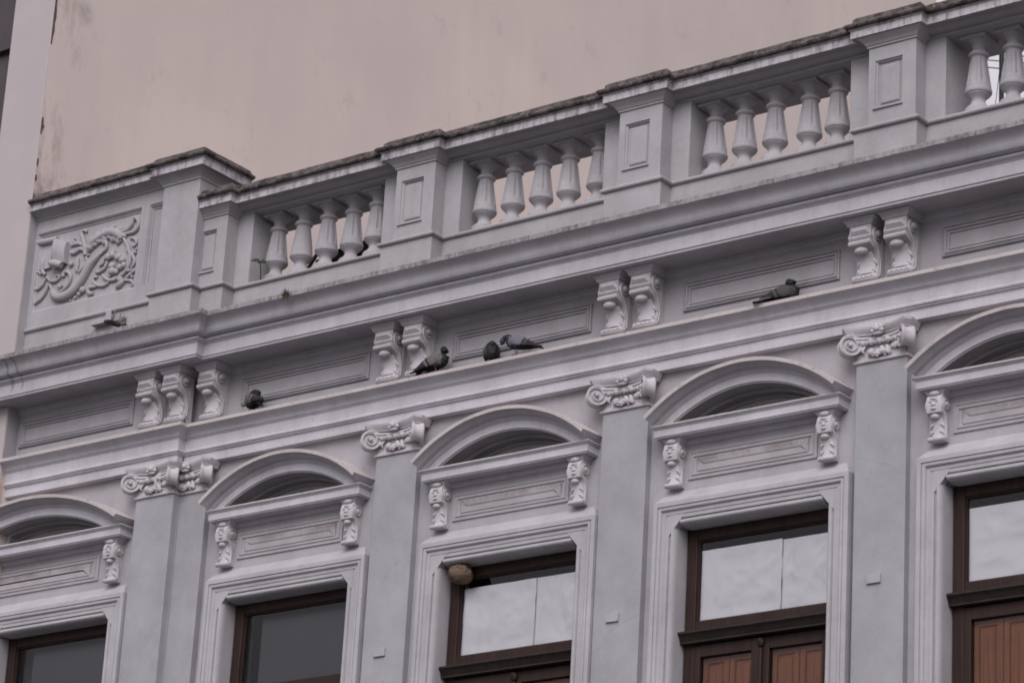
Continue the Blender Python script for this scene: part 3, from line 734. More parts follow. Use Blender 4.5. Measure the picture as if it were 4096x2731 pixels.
# balusters
def make_baluster(fluted):
    pr = [(.100, 1.735), (.100, 1.796), (.096, 1.806), (.086, 1.815), (.072, 1.826), (.059, 1.840), (.052, 1.855), (.050, 1.868), (.053, 1.880), (.064, 1.894), (.080, 1.908), (.087, 1.915), (.086, 1.920), (.095, 1.926), (.0985, 1.938), (.097, 1.950), (.093, 1.956), (.0925, 1.965)]
    n = 16
    for i in range(n + 1):
        t = i / n; pr.append((.0920 - .033 * t, 1.972 + .228 * t))
    pr += [(.058, 2.206), (.066, 2.212), (.0745, 2.222), (.0755, 2.234), (.070, 2.244), (.058, 2.250), (.048, 2.256), (.0465, 2.270), (.048, 2.290), (.055, 2.306), (.068, 2.320), (.078, 2.326), (.086, 2.332), (.088, 2.3365)]
    def rm(t, z):
        e = min(1, max(0, (z - 1.985) / .018)) * min(1, max(0, (2.192 - z) / .012))
        return 1 - .105 * e * max(0, math.cos(9 * t)) ** .6
    b = MB().lathe(pr, (0, 0, 0), 90 if fluted else 36, rmod=rm if fluted else None)
    if not fluted:
        b = MB().lathe(pr, (0, 0, 0), 48, rmod=lambda t, z: 1 + .012 * math.sin(3 * t + z * 30) + (.02 * mnoise.noise((3 * math.cos(t), 3 * math.sin(t), z * 18)) if z < 1.97 else 0))
    b.box(-.103, .103, -.103, .103, 2.3365, 2.3675)
    return b.mesh('baluster', 34)
bm_f, bm_p = make_baluster(True), make_baluster(False)
for me in (bm_f, bm_p): me.materials.append(M_BAL)
rb = random.Random(5)
for k in piers:
    for j in range(5):
        if k == 3 and j > 3: continue
        o = link('baluster', bm_p if (k == 0 and j == 1) else bm_f, bld, (BX[k] + .479 + .2685 * j + (.034 if k == 3 else 0), .071, 0))
        o.rotation_euler = (rb.uniform(-.006, .006), rb.uniform(-.008, .008), 0)

# tall corner pier and carved attic panel on the left
m = MB().box(-.487, -.075, -.350, .12, 1.69, 2.70); bp = obj('corner_pier', m, M_BAL, bld, bevel=.005)
obj('pier_plinth', MB().sweep([(-.53, .12), (-.53, -.352), (-.052, -.352), (-.052, .12)], PPF[1:-1] + [(-.06, 1.73)], plan), M_BAL, bp, angle=26)
obj('neck_moulding', MB().sweep([(-.487, .12), (-.487, -.35), (-.075, -.35), (-.075, .12)], [(-.02, 2.670), (.008, 2.674), (.012, 2.678), (.012, 2.692), (.020, 2.698), (.024, 2.706), (.030, 2.710), (.044, 2.726), (.066, 2.740), (.085, 2.747), (.100, 2.749), (-.02, 2.752)], plan), M_BAL, bp, angle=24)
pc = [(-.56, .16), (-.56, -.447), (.035, -.447), (.035, .16)]
cap = obj('pier_cap', MB().sweep(pc, [(-.25, 2.746), (-.012, 2.746), (0, 2.747), (0, 2.812), (.010, 2.816), (.012, 2.822), (-.25, 2.824)], plan, mats=[0, 0, 1, 1, 1, 1], step=.06), [M_BAL, M_FASC], bp, angle=26)
obj('mossy_top', MB().sweep(pc, [(-.10, 2.818), (.012, 2.8225), (.030, 2.824), (.042, 2.834), (.044, 2.848), (.034, 2.862), (.010, 2.870), (-.004, 2.874), (-.008, 2.898), (-.026, 2.918), (-.06, 2.935), (-.29, 2.955), (-.297, 2.80)], plan, step=.022, jit=moss_j), M_MOSS, cap, angle=45)

AY = -.03
at = MB().box(NX + .003, -.46, AY, .26, 1.40, 2.86)
AF = -.066
for q in ((NX + .003, -.46, 1.40, 1.962), (NX + .003, -.46, 2.712, 2.86), (NX + .003, -2.262, 1.962, 2.712), (-1.012, -.915, 1.962, 2.712), (-.55, -.46, 1.962, 2.712)): at.box(q[0], q[1], AF, AY - .0005, q[2], q[3])
ap = obj('attic_wall', at, M_BAL, bld)
obj('base_moulding', MB().sweep([(NX + .004, AF), (-.46, AF)], [(-.01, 1.770), (.010, 1.774), (.022, 1.780), (.028, 1.792), (.024, 1.804), (.012, 1.812), (-.01, 1.816)], plan, step=.1), M_BAL, ap, angle=26)
fr = MB().sweep(rect(-2.262, -1.012, 1.962, 2.712), [(0, -.01), (0, .030), (.010, .026), (.014, .014), (.022, .010), (.030, .008), (.036, -.01)], elev(AY), closed=True)
obj('panel_moulding', fr, M_BAL, ap, angle=20)
fr = MB().sweep(rect(-.915, -.55, 1.952, 2.706), [(0, -.01), (0, .030), (.010, .026), (.014, .014), (.022, .010), (.030, .008), (.036, -.01)], elev(AY), closed=True)
obj('panel_moulding', fr, M_BAL, ap, angle=20)
obj('neck_moulding', MB().sweep([(NX + .004, AF), (-.46, AF)], [(-.01, 2.828), (.010, 2.832), (.014, 2.836), (.014, 2.846), (.024, 2.852), (.034, 2.862), (.056, 2.874), (.085, 2.884), (.12, 2.888), (-.01, 2.89)], plan), M_BAL, ap, angle=24)
coping('attic_coping', [(NX + .004, -.178), (-.42, -.178)], 2.886, [M_BAL, M_FASC, M_MOSS], ap, back=.45)
# carved scrollwork
STROKES_L = [[(-2.034,2.142,0.0158),(-1.986,2.08,0.028),(-1.905,2.054,0.0333),(-1.819,2.063,0.035),(-1.748,2.102,0.035),(-1.689,2.158,0.0333),(-1.64,2.223,0.0315),(-1.593,2.292,0.0298),(-1.542,2.338,0.0245),(-1.498,2.367,0.0158)],[(-1.914,2.25,0.0158),(-1.904,2.286,0.014),(-1.861,2.285,0.0133),(-1.821,2.243,0.0133),(-1.824,2.199,0.0133),(-1.851,2.152,0.0126),(-1.904,2.117,0.0119),(-1.971,2.111,0.0112),(-2.036,2.157,0.0105),(-2.073,2.21,0.0098)],[(-2.094,2.225,0.0119),(-2.109,2.156,0.0133),(-2.154,2.097,0.0126),(-2.236,2.056,0.0105)],[(-2.136,2.275,0.0119),(-2.166,2.216,0.0119),(-2.236,2.192,0.0105),(-2.308,2.248,0.0091)],[(-2.29,2.358,0.0084),(-2.221,2.352,0.0091),(-2.192,2.323,0.0084)],[(-2.338,2.645,0.0231),(-2.194,2.635,0.0231),(-2.031,2.629,0.0217)],[(-2.114,2.289,0.0119),(-2.068,2.243,0.0126),(-2.002,2.226,0.0126),(-1.957,2.251,0.0105),(-1.976,2.277,0.0084),(-2.003,2.268,0.0063)],[(-1.655,2.398,0.021),(-1.676,2.478,0.0182),(-1.711,2.56,0.0161),(-1.742,2.623,0.0147),(-1.714,2.65,0.0126),(-1.677,2.625,0.0084)],[(-1.682,2.49,0.014),(-1.75,2.529,0.0126),(-1.819,2.537,0.0112),(-1.862,2.53,0.0091)],[(-1.678,2.455,0.0154),(-1.743,2.476,0.0154),(-1.798,2.453,0.0154),(-1.852,2.464,0.0126)],[(-1.8,2.541,0.0091),(-1.834,2.574,0.0084),(-1.817,2.593,0.0077)],[(-1.64,2.425,0.0175),(-1.619,2.481,0.0245),(-1.567,2.52,0.0294),(-1.503,2.544,0.028),(-1.429,2.559,0.0294),(-1.352,2.555,0.0336),(-1.271,2.512,0.0336),(-1.241,2.465,0.021)],[(-1.26,2.536,0.014),(-1.19,2.544,0.0175),(-1.139,2.586,0.0161),(-1.126,2.628,0.0154),(-1.099,2.641,0.0154),(-1.057,2.603,0.0154),(-1.055,2.554,0.0147),(-1.092,2.513,0.014),(-1.167,2.509,0.0119),(-1.234,2.516,0.0091)],[(-1.219,2.475,0.0105),(-1.16,2.389,0.0126),(-1.119,2.291,0.0133),(-1.122,2.203,0.014),(-1.169,2.138,0.014),(-1.249,2.102,0.0133),(-1.334,2.104,0.0126),(-1.396,2.138,0.0112),(-1.429,2.174,0.0091)],[(-1.166,2.36,0.0119),(-1.09,2.286,0.0126),(-1.054,2.219,0.0105),(-1.085,2.174,0.0077)],[(-1.304,2.369,0.0091),(-1.378,2.358,0.0105),(-1.429,2.316,0.0105),(-1.443,2.278,0.0098),(-1.48,2.27,0.0077)],[(-1.388,2.289,0.0126),(-1.413,2.231,0.0126),(-1.476,2.206,0.0119),(-1.516,2.221,0.0098)],[(-1.346,2.088,0.0105),(-1.4,2.068,0.0119),(-1.478,2.086,0.0119),(-1.534,2.132,0.0105),(-1.528,2.17,0.0091),(-1.489,2.16,0.007)],[(-1.491,2.075,0.0105),(-1.554,2.081,0.0147),(-1.586,2.06,0.0154),(-1.56,2.023,0.0147),(-1.517,2.019,0.0105)],[(-1.247,2.017,0.0126),(-1.203,2.038,0.0224),(-1.151,2.072,0.014)],[(-1.141,2.066,0.0091),(-1.074,2.049,0.0098),(-1.043,2.01,0.0091),(-1.071,1.995,0.0063)],[(-1.141,2.459,0.0077),(-1.082,2.439,0.0098),(-1.057,2.399,0.0098),(-1.081,2.373,0.0091),(-1.113,2.4,0.0063)],[(-1.755,2.388,0.014),(-1.753,2.328,0.0154),(-1.752,2.267,0.0091)],[(-1.721,2.254,0.014),(-1.66,2.294,0.0196),(-1.567,2.381,0.014)],[(-1.639,2.35,0.0084),(-1.65,2.394,0.0091),(-1.597,2.396,0.007)],[(-1.461,2.517,0.0161),(-1.415,2.455,0.014),(-1.427,2.405,0.0119),(-1.473,2.392,0.0084)],[(-1.946,2.14,0.0119),(-1.922,2.173,0.014),(-1.938,2.154,0.0105)],[(-1.453,2.388,0.0105),(-1.507,2.361,0.0119),(-1.558,2.319,0.0091)],[(-1.383,2.539,0.014),(-1.353,2.487,0.0154),(-1.364,2.467,0.0084)],[(-1.311,2.531,0.0154),(-1.266,2.477,0.0161),(-1.248,2.444,0.0091)],[(-1.502,2.533,0.0126),(-1.457,2.486,0.014),(-1.464,2.465,0.0084)]]
BLOBS_L = [(-1.831,2.351,0.0238),(-1.323,2.232,0.0322),(-1.314,2.181,0.035),(-1.378,2.324,0.0308),(-1.327,2.333,0.0322),(-1.262,2.301,0.0322),(-1.205,2.264,0.0322),(-1.179,2.211,0.0294),(-1.225,2.201,0.028),(-1.263,2.168,0.0238),(-1.648,2.072,0.0322),(-1.692,2.043,0.021),(-1.736,2.018,0.014),(-1.791,2.002,0.0098),(-1.095,2.109,0.0168),(-1.057,2.135,0.0168),(-1.061,2.309,0.0154),(-1.065,2.125,0.014),(-1.122,2.096,0.0154),(-1.584,2.504,0.0322),(-1.616,2.462,0.0364),(-1.6,2.481,0.0238),(-1.34,2.146,0.0154),(-1.94,2.161,0.0238),(-1.12,2.151,0.0168),(-1.204,2.082,0.028),(-1.069,2.085,0.0126),(-1.05,2.337,0.0126),(-2.183,2.466,0.014)]
sc = MB()
for st in STROKES_L:
    sc.tube([(x, AY - .012, z) for x, z, r in st], [r * 1.32 for x, z, r in st], 10, flat=1.0, sub=5)
    if len(st) == 8:                                             # broad leaf lobes along the main stems
        for q_, (a, b) in enumerate(zip(st, st[1:])):
            px, pz, pr_ = [(a[q] + b[q]) / 2 for q in range(3)]; an = math.atan2(b[1] - a[1], b[0] - a[0])
            for sd in (-1, 1):
                aa = an + sd * .6; l_ = pr_ * 1.25 + .012
                sc.ell((px + math.cos(an + sd * 1.4) * pr_ * 1.1, AY - .012, pz + math.sin(an + sd * 1.4) * pr_ * 1.1), (l_, .026, l_ * .55), 12, 7, rot=Matrix.Rotation(-aa, 3, 'Y'))
for x, z, r in BLOBS_L: sc.ell((x, AY - .014, z), (r * 1.12, r * .95, r * 1.02), 12, 8)
# strap-work cartouche on the left
def strap(poly, h, mb): mb.prism(poly, elev(AY), -.005, h)
strap([(-2.306, 2.566), (-2.121, 2.541), (-2.114, 2.361), (-2.284, 2.383)], .012, sc)
strap([(-2.118, 2.56), (-2.044, 2.548), (-2.048, 2.45), (-2.112, 2.46)], .016, sc)
n = 10; vs = []; fs = []
for i in range(n + 1):                                           # rolled plate
    t = i / n; zt = 2.61 - .20 * t; b = .045 + .02 * math.sin(PI * t) 
    for (x, dz) in ((-2.045, .012), (-1.965, -.012), (-1.885, -.045)): vs.append((x + .006 * t, AY - b - .02 * math.sin(PI * (x + 2.045) / .16), zt + dz))
    for (x, dz) in ((-2.045, .012), (-1.885, -.045)): vs.append((x + .006 * t, AY + .01, zt + dz))
q = 5
for i in range(n):
    a = i * q; b = a + q; fs += [(a, a + 1, b + 1, b), (a + 1, a + 2, b + 2, b + 1), (a + 2, a + 4, b + 4, b + 2), (a + 3, a, b, b + 3)]
fs += [(0, 1, 2, 4, 3), (n * q + 3, n * q + 4, n * q + 2, n * q + 1, n * q)]
sc.add(vs, fs)
sc.tube([(-2.05, AY - .045, 2.395), (-1.985, AY - .06, 2.372), (-1.91, AY - .05, 2.345)], [.03, .036, .03], 12)
sc.tube([(-2.165, AY - .02, 2.48), (-2.172, AY - .03, 2.42), (-2.17, AY - .02, 2.35), (-2.13, AY - .02, 2.31)], [.016, .02, .02, .014], 8)
strap([(-2.155, 2.485), (-2.072, 2.475), (-2.075, 2.365), (-2.15, 2.36)], .030, sc)
obj('scroll_relief', sc, M_BAL, ap, angle=60)

# ------------------------------------------------------------------ paper behind the glass
def paper(k, x0, x1, z0, z1, label, seed):
    m = MB(); nx, nz = 40, 30; vs = []; fs = []
    for i in range(nx + 1):
        for j in range(nz + 1):
            u = i / nx; v = j / nz; x = x0 + (x1 - x0) * u; z = z0 + (z1 - z0) * v
            p = Vector((u * 3.1 + seed * 7, v * 2.6, seed * 3.3))
            c = abs(mnoise.noise(p * .7)) * .045 + abs(mnoise.noise(p * 1.6 + Vector((0, 4, 0)))) * .024 + abs(mnoise.noise(p * 4.1)) * .005
            y = .192 + c * min(1, 6 * u + .15) * min(1, 6 * (1 - u) + .15) * min(1, 6 * v + .1) * min(1, 6 * (1 - v) + .1) + (.010 if x0 > .9 else 0)
            vs.append((x + .004 * mnoise.noise((v * 4, seed, 1)), y, z + .001 * mnoise.noise((u * 5, seed, 2))))
    for i in range(nx):
        for j in range(nz):
            a = i * (nz + 1) + j; fs.append((a, a + nz + 1, a + nz + 2, a + 1))
    m.add(vs, fs)
    me = bpy.data.meshes.new('paper_sheet'); me.from_pydata(m.v, [], m.f); me.materials.append(M_PAPER); me.polygons.foreach_set('use_smooth', [True] * len(me.polygons)); me.update()
    o = _link('paper_sheet', me, None, (BX[k], 0, 0)); s = o.modifiers.new('thick', 'SOLIDIFY'); s.thickness = .0008
    return tag(o, label, 'paper', 'paper sheets in the windows')
paper(1, .402, 1.087, -1.656, -1.124, 'crumpled white paper behind glass under the nest, left sheet', 1)
paper(1, 1.083, 1.530, -1.656, -1.122, 'white paper behind the glass of the nest window, right sheet', 2)
paper(2, .396, 1.088, -1.656, -1.124, 'creased white paper, left sheet in second window from right', 3)
paper(2, 1.086, 1.530, -1.656, -1.130, 'smooth white paper, right sheet in second window from right', 4)
paper(3, .396, 1.20, -1.660, -1.127, 'white paper sheet behind the rightmost window', 5)

# ------------------------------------------------------------------ mud nest under the lintel
m = MB(); vs = []
me_nest = MB().ell((0, 0, 0), (.104, .085, .072), 48, 30)
nv = []
for p in me_nest.v:
    q = Vector(p); d = 1 + .13 * mnoise.noise(q * 13) + .10 * mnoise.noise(q * 34) + .05 * mnoise.noise(q * 80)
    nv.append(q * d + Vector((0, 0, .012 if q.z > .03 else 0)))
me_nest.v = [tuple(q) for q in nv]
tag(obj('mud_nest', me_nest, M_NEST, None, (BX[1] + .450, .075, -1.046), angle=60), 'round tan mud nest with pitted top in window corner', 'nest')

# ------------------------------------------------------------------ pigeons
def pigeon(label, pos, heading, cols, pose, scale=1.0, legs=True):
    F = Vector((heading[0], heading[1], 0)).normalized(); S = Vector((F.y, -F.x, 0)); Zv = Vector((0, 0, 1))
    def W(f, s, z): return F * f + S * s + Zv * z
    mb = MB(); col = []
    def paintv(c):
        while len(col) < len(mb.v): col.append(c)
    def loft(secs, c, seg=16):
        out = []
        for i, (f, s, z, rs, rv) in enumerate(secs):
            a = secs[max(0, i - 1)]; b = secs[min(len(secs) - 1, i + 1)]
            d = (W(b[0], b[1], b[2]) - W(a[0], a[1], a[2])).normalized()
            side = d.cross(Zv); side = side.normalized() if side.length > .15 else S
            up = side.cross(d)
            out.append((W(f, s, z), side * rs, up * rv))
        i0 = len(mb.v); mb.loft(out, seg)
        if callable(c):
            for v in mb.v[i0:]: col.append(c(Vector(v).dot(F), v[2]))
        else: paintv(c)
    loft(pose['body'], cols['body'])
    loft(pose['neck'], cols['neck'], 14)
    hx = pose['head']; i0 = len(mb.v); mb.ell(W(*hx[:3]), (hx[3],) * 3, 12, 8); paintv(cols['head'])
    if 'beak' in pose:
        loft(pose['beak'], (.03, .028, .028), 8)
    for sx in (-1, 1):
        ws = [(f, sx * s, z, rs, rv) for f, s, z, rs, rv in pose['wing']]
        def wc(f, z):
            f = f + .55 * (z - .1)
            if f > -.035: return cols['wing']
            if f > -.055: return cols['bar']
            if f > -.075: return cols['wing2']
            if f > -.095: return cols['bar']
            return cols['tip']
        # refine for crisp bars
        fine = []
        for a, b in zip(ws, ws[1:]):
            for j in range(5): fine.append(tuple(a[q] + (b[q] - a[q]) * j / 5 for q in range(5)))
        fine.append(ws[-1]); loft(fine, wc, 12)
    for t in pose['tail']: loft(t, cols['tail'], 10)
    if 'patch' in pose:
        f, s, z, r = pose['patch']; mb.ell(W(f, s, z), (r, r, r * .8), 8, 6); paintv((.62, .60, .60))
    if 'line' in pose:
        pass
    src = [(Vector(v), c) for v, c in zip(mb.v, col)]
    kd = kdtree.KDTree(len(src))
    for i, (v, c) in enumerate(src): kd.insert(v, i)
    kd.balance()
    me = mb.mesh('tmp', 60); o = _link('tmp', me)
    r = o.modifiers.new('r', 'REMESH'); r.mode = 'VOXEL'; r.voxel_size = .0034
    sm = o.modifiers.new('s', 'SMOOTH'); sm.iterations = 3; sm.factor = .5
    dg = bpy.context.evaluated_depsgraph_get(); body = bpy.data.meshes.new_from_object(o.evaluated_get(dg)); bpy.data.objects.remove(o, do_unlink=True)
    V = [tuple(v.co) for v in body.vertices]; Fc = [tuple(p.vertices) for p in body.polygons]
    cc = [src[kd.find(Vector(v))[1]][1] for v in V]
    out = MB(); out.v = V; out.f = [list(f) for f in Fc]; out.m = [0] * len(Fc)
    if legs:
        for sx in (-1, 1):
            lf = pose.get('legf', 0.0); n0 = len(out.v)
            out.tube([W(lf, sx * .022, .06), W(lf + .004, sx * .022, .03), W(lf, sx * .023, .006)], [.0055, .0036, .0036], 6)
            for a in (-.5, 0, .5): out.tube([W(lf, sx * .023, .006), W(lf + .018 * math.cos(a), sx * .023 + .018 * math.sin(a), .005), W(lf + .032 * math.cos(a), sx * .023 + .032 * math.sin(a), .002)], [.0036, .0032, .0015], 6)
            out.tube([W(lf, sx * .023, .006), W(lf - .018, sx * .023, .002)], [.003, .0015], 6)
            cc += [(.22, .055, .06)] * (len(out.v) - n0)
    if 'line' in pose:
        n0 = len(out.v); out.tube([W(*q) for q in pose['line']], [.0022] * len(pose['line']), 6); cc += [(.40, .38, .39)] * (len(out.v) - n0)
    me = bpy.data.meshes.new('pigeon'); me.from_pydata([tuple(Vector(v) * scale) for v in out.v], [], out.f)
    at_ = me.color_attributes.new('plumage', 'FLOAT_COLOR', 'POINT')
    at_.data.foreach_set('color', [x for c in cc for x in (c[0], c[1], c[2], 1.0)])
    me.polygons.foreach_set('use_smooth', [True] * len(me.polygons)); me.materials.append(M_FEATH); me.update()
    return tag(_link('pigeon', me, None, pos), label, 'pigeon', 'pigeons on the architrave ledge')

BODY = [(-.135, 0, .070, .014, .008), (-.10, 0, .080, .032, .024), (-.06, 0, .092, .046, .042), (-.02, 0, .102, .055, .054), (.025, 0, .108, .058, .060), (.060, 0, .114, .052, .056), (.085, 0, .124, .040, .044), (.105, 0, .135, .018, .022)]
TAIL = [[(-.10, 0, .078, .028, .010), (-.15, 0, .066, .028, .006), (-.215, 0, .050, .034, .0045)]]
WING = [(.070, .036, .122, .012, .022), (.040, .050, .118, .014, .040), (0, .056, .112, .013, .046), (-.045, .052, .102, .012, .040), (-.09, .042, .090, .010, .028), (-.135, .026, .078, .008, .017), (-.175, .014, .068, .006, .008)]
C_DK = dict(body=(.03, .029, .033), neck=(.012, .0125, .015), head=(.013, .014, .016), wing=(.15, .132, .13), wing2=(.21, .19, .18), bar=(.015, .014, .016), tip=(.03, .028, .031), tail=(.016, .018, .023))
C_LG = dict(body=(.06, .058, .066), neck=(.02, .021, .03), head=(.055, .055, .07), wing=(.185, .175, .215), wing2=(.07, .065, .07), bar=(.022, .022, .026), tip=(.028, .027, .03), tail=(.016, .017, .02))
C_BK = dict(body=(.024, .023, .025), neck=(.013, .013, .015), head=(.016, .016, .018), wing=(.095, .080, .078), wing2=(.10, .085, .08), bar=(.015, .014, .016), tip=(.022, .02, .022), tail=(.014, .014, .016))
LZ = .583
# preening, head laid over its back
pigeon('round dark pigeon preening its back, alone on the ledge at left', (.480, -.055, LZ), (-.90, .43), C_DK, dict(
    body=[(-.12, 0, .075, .016, .012), (-.09, 0, .084, .034, .032), (-.05, 0, .094, .052, .052), (0, 0, .104, .064, .066), (.04, 0, .108, .064, .066), (.075, 0, .110, .050, .054), (.10, 0, .112, .024, .028)],
    neck=[(.055, 0, .145, .030, .028), (.035, .0, .168, .030, .028), (.0, .004, .178, .027, .026), (-.035, .012, .170, .022, .022)], head=(-.045, .016, .162, .025),
    patch=(-.03, .034, .142, .016),
    wing=WING, tail=[[(-.09, 0, .070, .026, .010), (-.13, 0, .045, .026, .006), (-.165, .01, .018, .030, .004)]], legf=.02))
# standing, head up, tail to the left
pigeon('dark pigeon with forked tail pointing left beside the console pair', (2.365, -.060, LZ), (.98, .2), C_DK, dict(
    body=[(-.13, 0, .062, .014, .010), (-.09, 0, .070, .034, .028), (-.05, 0, .082, .048, .046), (-.01, 0, .094, .056, .056), (.035, 0, .104, .058, .060), (.070, 0, .118, .050, .056), (.090, 0, .136, .036, .042)],
    neck=[(.066, 0, .122, .046, .050), (.084, 0, .152, .040, .041), (.085, 0, .178, .033, .033), (.077, 0, .198, .028, .028)], head=(.072, .0, .200, .0275),
    wing=[(f, s, z - .008 + f * .1, a, b) for f, s, z, a, b in WING], tail=[[(-.09, .0, .066, .028, .012), (-.15, .008, .044, .020, .006), (-.205, .018, .026, .014, .004)], [(-.09, 0, .060, .024, .010), (-.14, -.012, .030, .022, .006), (-.185, -.026, .0, .016, .004)]], legf=.02))
# hunched, facing the street
pigeon('plump black pigeon hunched head-on, left of the pigeon pair', (2.915, -.045, LZ), (.66, -.75), C_BK, dict(
    body=[(-.08, 0, .070, .024, .022), (-.05, 0, .080, .048, .050), (-.01, 0, .092, .060, .078), (.025, 0, .094, .060, .082), (.055, 0, .092, .047, .066), (.075, 0, .092, .022, .036)],
    neck=[(.02, 0, .13, .046, .044), (.024, 0, .150, .040, .034), (.022, 0, .164, .028, .022)], head=(.052, .004, .142, .027), beak=[(.074, .004, .136, .008, .008), (.094, .004, .126, .003, .003)],
    wing=[(.03, .050, .105, .012, .03), (-.01, .057, .095, .012, .05), (-.06, .042, .075, .011, .04), (-.11, .026, .04, .009, .02)], tail=[[(-.06, -.01, .06, .03, .012), (-.09, -.025, .03, .03, .006), (-.10, -.035, .004, .03, .004)]], legf=.03))
# bowing to the left, white rump spot
pigeon('pale grey pigeon bowing its head left, white spot on back', (3.195, -.070, LZ), (-.93, -.36), C_LG, dict(
    body=[(-.13, 0, .098, .014, .010), (-.09, 0, .100, .034, .028), (-.05, 0, .106, .046, .044), (-.01, 0, .114, .054, .054), (.035, 0, .122, .056, .056), (.075, 0, .136, .044, .048), (.100, 0, .150, .024, .028)],
    neck=[(.070, 0, .152, .038, .036), (.098, 0, .168, .032, .030), (.124, 0, .164, .026, .025), (.140, 0, .146, .022, .022)], head=(.142, 0, .138, .0245),
    beak=[(.146, 0, .120, .009, .008), (.142, 0, .098, .003, .003)], patch=(-.045, .018, .152, .013),
    wing=[(f, s, z + .012, a, b) for f, s, z, a, b in WING], tail=[[(-.09, 0, .096, .028, .012), (-.15, 0, .080, .026, .007), (-.21, 0, .066, .026, .004)], [(-.1, .02, .105, .016, .01), (-.16, .03, .10, .012, .006), (-.195, .03, .098, .008, .004)]], legf=.015), scale=.94)
# lying down, head turned, tail over the edge
pigeon('dark pigeon lying flat on the ledge between the right consoles', (5.590, -.045, LZ - .048), (.90, .42), dict(C_DK, wing=(.07, .062, .062), wing2=(.09, .08, .08)), dict(
    body=[(-.13, 0, .074, .014, .010), (-.09, 0, .082, .034, .026), (-.05, 0, .095, .048, .042), (-.01, 0, .106, .056, .054), (.035, 0, .114, .058, .060), (.070, 0, .118, .050, .060), (.092, 0, .120, .028, .040)],
    neck=[(.050, 0, .125, .052, .058), (.066, 0, .158, .045, .045), (.060, 0, .186, .037, .034), (.042, 0, .198, .030, .028)], head=(.034, .004, .194, .030),
    wing=WING, tail=[[(-.09, 0, .078, .028, .016), (-.15, .004, .062, .028, .012), (-.225, .008, .044, .026, .007)]], line=[(-.09, .050, .070), (-.15, .040, .060), (-.205, .032, .048)]), scale=1.02, legs=False)

# ------------------------------------------------------------------ plants and litter
def leaf(m, p, d, l, w, n=6):
    d = Vector(d).normalized(); sd = d.cross(Vector((.55, -.75, .2))).normalized(); up = sd.cross(d); vs = []; fs = []
    for i in range(n + 1):
        t = i / n; ww = w * math.sin(PI * min(1, t * .92 + .06)) ** .8; c = Vector(p) + d * l * t - Vector((0, 0, 1)) * l * .25 * t * t
        vs += [c - sd * ww + up * ww * .35, c, c + sd * ww + up * ww * .35]
    for i in range(n):
        a = i * 3; fs += [(a, a + 1, a + 4, a + 3), (a + 1, a + 2, a + 5, a + 4)]
    m.add(vs, fs)
sp = root('sprout', (.500, -.128, 1.72), 'small green sprout with drooping leaves beside the leftmost baluster', 'plant')
obj('stem', MB().tube([(.505, -.128, 1.72), (.500, -.130, 1.80), (.488, -.132, 1.882)], [.006, .005, .004], 6), M_STEM, sp)
for p, d, l, w in [((.488, -.132, 1.880), (-.85, -.1, .5), .110, .021), ((.488, -.132, 1.878), (.8, .0, .0), .080, .022), ((.488, -.13, 1.87), (-.2, -.3, .2), .03, .012)]:
    mm = MB(); leaf(mm, p, d, l, w); o = obj('leaf', mm, M_LEAF, sp); s = o.modifiers.new('thick', 'SOLIDIFY'); s.thickness = .001
def tuft(name, label, cat, c, n, r, mat, seed, down=.3, blob=None):
    rr = random.Random(seed); m = MB()
    for i in range(n):
        a = rr.uniform(0, 2 * PI); e = rr.uniform(-down, 1.2); l = r * rr.uniform(.5, 1.2); d = Vector((math.cos(a) * math.cos(e), -abs(math.sin(a)) * math.cos(e) * .7, math.sin(e)))
        p = Vector(c) + Vector((rr.uniform(-1, 1) * r * .35, rr.uniform(-.3, .1) * r, rr.uniform(-.2, .2) * r))
        m.tube([p, p + d * l * .5 + Vector((0, 0, .01)), p + d * l - Vector((0, 0, l * .15))], [.0022, .0018, .0006], 4, sub=2)
    if blob:
        for i in range(blob): m.ell(Vector(c) + Vector((rr.uniform(-1, 1) * r * .5, rr.uniform(-.4, .1) * r, rr.uniform(-.6, .25) * r)), (r * .16, r * .12, r * .13), 6, 4)
    o = obj(name, m, mat, None, angle=60); o['kind'] = 'stuff'; o['label'] = label; o['category'] = cat
    return o
tuft('dry_weed', 'dry weed tuft rooted on the cornice edge', 'weed', (1.075, -.428, 1.372), 70, .060, M_TUFT, 4, down=1.3, blob=9)
tuft('nest_litter', 'pale twigs and fluff heaped on the cornice by the board', 'litter', (-.745, -.405, 1.478), 80, .062, M_TWIG, 8, down=.2, blob=16)
tuft('roof_weed', 'thin weed at the foot of the rightmost baluster', 'weed', (6.975, -.02, 1.74), 10, .03, M_TUFT, 11, down=-.2)

br = root('wall_bracket', (-1.29, -.09, 1.69), 'painted sheet metal bracket fixed under the carved panel', 'bracket')
obj('shelf', MB().box(-1.415, -1.222, -.135, -.051, 1.668, 1.714), M_BAL, br, bevel=.003)
obj('strap', MB().box(-1.236, -1.174, -.142, -.136, 1.672, 1.766).box(-1.236, -1.174, -.136, -.09, 1.762, 1.767), M_BAL, br)
obj('clip', MB().box(-1.200, -1.128, -.085, -.051, 1.684, 1.748), M_BAL, br, bevel=.003)
bd = obj('wooden_board', MB().hexa([(-1.082, -.31, 1.566), (-1.030, -.31, 1.566), (-1.030, -.31, 1.596), (-1.082, -.31, 1.596)], [(-1.082, -.052, 1.60), (-1.030, -.052, 1.60), (-1.030, -.052, 1.63), (-1.082, -.052, 1.63)]), M_WOOD, None, bevel=.003)
tag(bd, 'short dark board sticking out below the wall bracket', 'board')

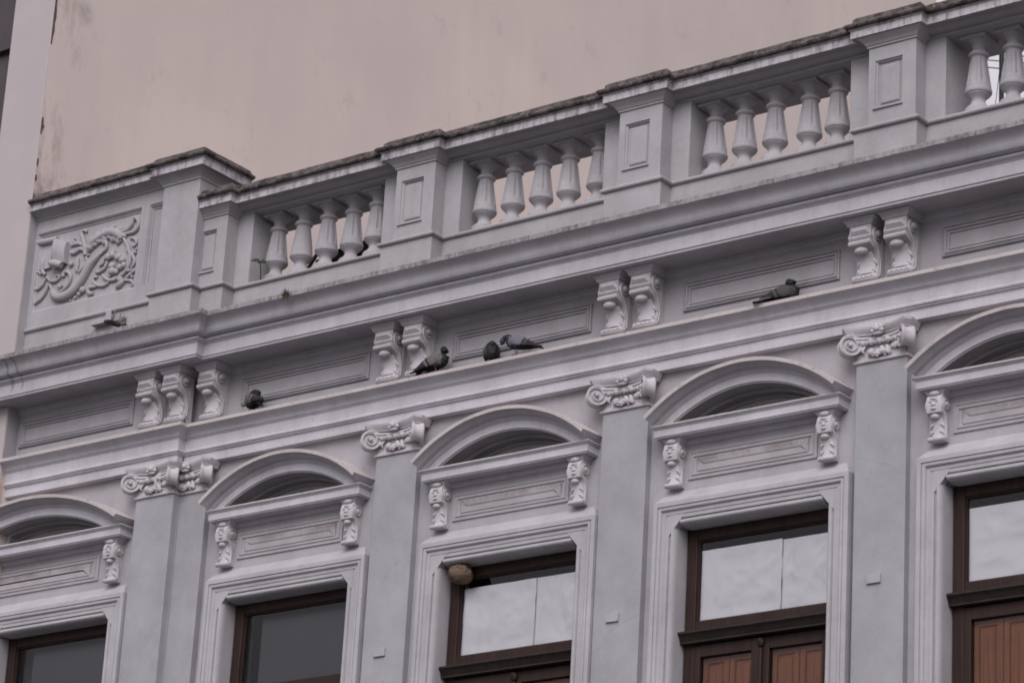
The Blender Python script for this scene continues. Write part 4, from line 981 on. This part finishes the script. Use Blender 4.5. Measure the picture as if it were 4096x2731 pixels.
st = MB()
for i, (x0, x1, y, z, tl) in enumerate([(.60, 1.16, .46, 2.045, .02), (.66, 1.20, .58, 2.085, .015), (.62, .90, .52, 2.10, -.01)]):
    pass
ts = root('timber_stack', (.9, .55, 1.5), 'dark old timbers stacked behind the leftmost balusters', 'timber')
for (x0, x1, y0, y1, z0, z1, t) in [(.60, 1.22, .42, .66, 1.50, 2.02, 0), (.60, 1.05, .42, .60, 2.022, 2.075, .01), (.72, .90, .44, .56, 2.09, 2.125, .02), (1.00, 1.20, .44, .62, 2.022, 2.13, .06)]:
    obj('timber', MB().hexa([(x0, y0, z0), (x1, y0, z0 + (t if z0 > 2 else 0)), (x1, y0, z1 + t), (x0, y0, z1)], [(x0, y1, z0), (x1, y1, z0 + (t if z0 > 2 else 0)), (x1, y1, z1 + t), (x0, y1, z1)]), M_TRANS, ts, bevel=.006)
bar = obj('rusty_bar', MB().tube([(.18, .40, 1.51), (.40, .40, 1.81), (.66, .40, 2.15)], [.016, .016, .016], 8, sub=2), M_RUST, None)
tag(bar, 'rust red iron bar leaning between the second and third baluster', 'bar')

# iron pole and cables seen through the right-hand balusters
pl = root('iron_pole', (6.24, 2.0, 1.5), 'thin black iron pole with a ball top behind the right balusters', 'pole')
obj('shaft', MB().lathe([(.020, 1.5), (.020, 3.36)], (6.232, 2, 0), 10), M_POLE, pl)
obj('ball', MB().ell((6.236, 2, 3.385), (.042, .042, .042), 12, 8), M_POLE, pl)
obj('stay_wire', MB().tube([(6.222, 2, 3.2), (6.10, 2.0, 2.2), (6.03, 2.0, 1.5)], [.003] * 3, 5, sub=2), M_POLE, pl)
for i, z in enumerate((11.124, 11.016, 10.918, 10.811)):
    o = obj('overhead_cable', MB().tube([(-2.287, 15.5, z + .08), (-1.5, 16, z - .03), (2, 17.6, z - .45), (9, 20.8, z - .9)], [.009] * 4, 6, sub=3), M_CABLE, None)
    tag(o, ['topmost', 'second from top', 'third from top', 'lowest'][i] + ' grey cable behind the right balusters', 'cable', 'overhead cables')
scene.cycles.max_bounces = 5; scene.cycles.diffuse_bounces = 3; scene.cycles.glossy_bounces = 2; scene.cycles.transparent_max_bounces = 6
scene.cycles.filter_width = 1.8
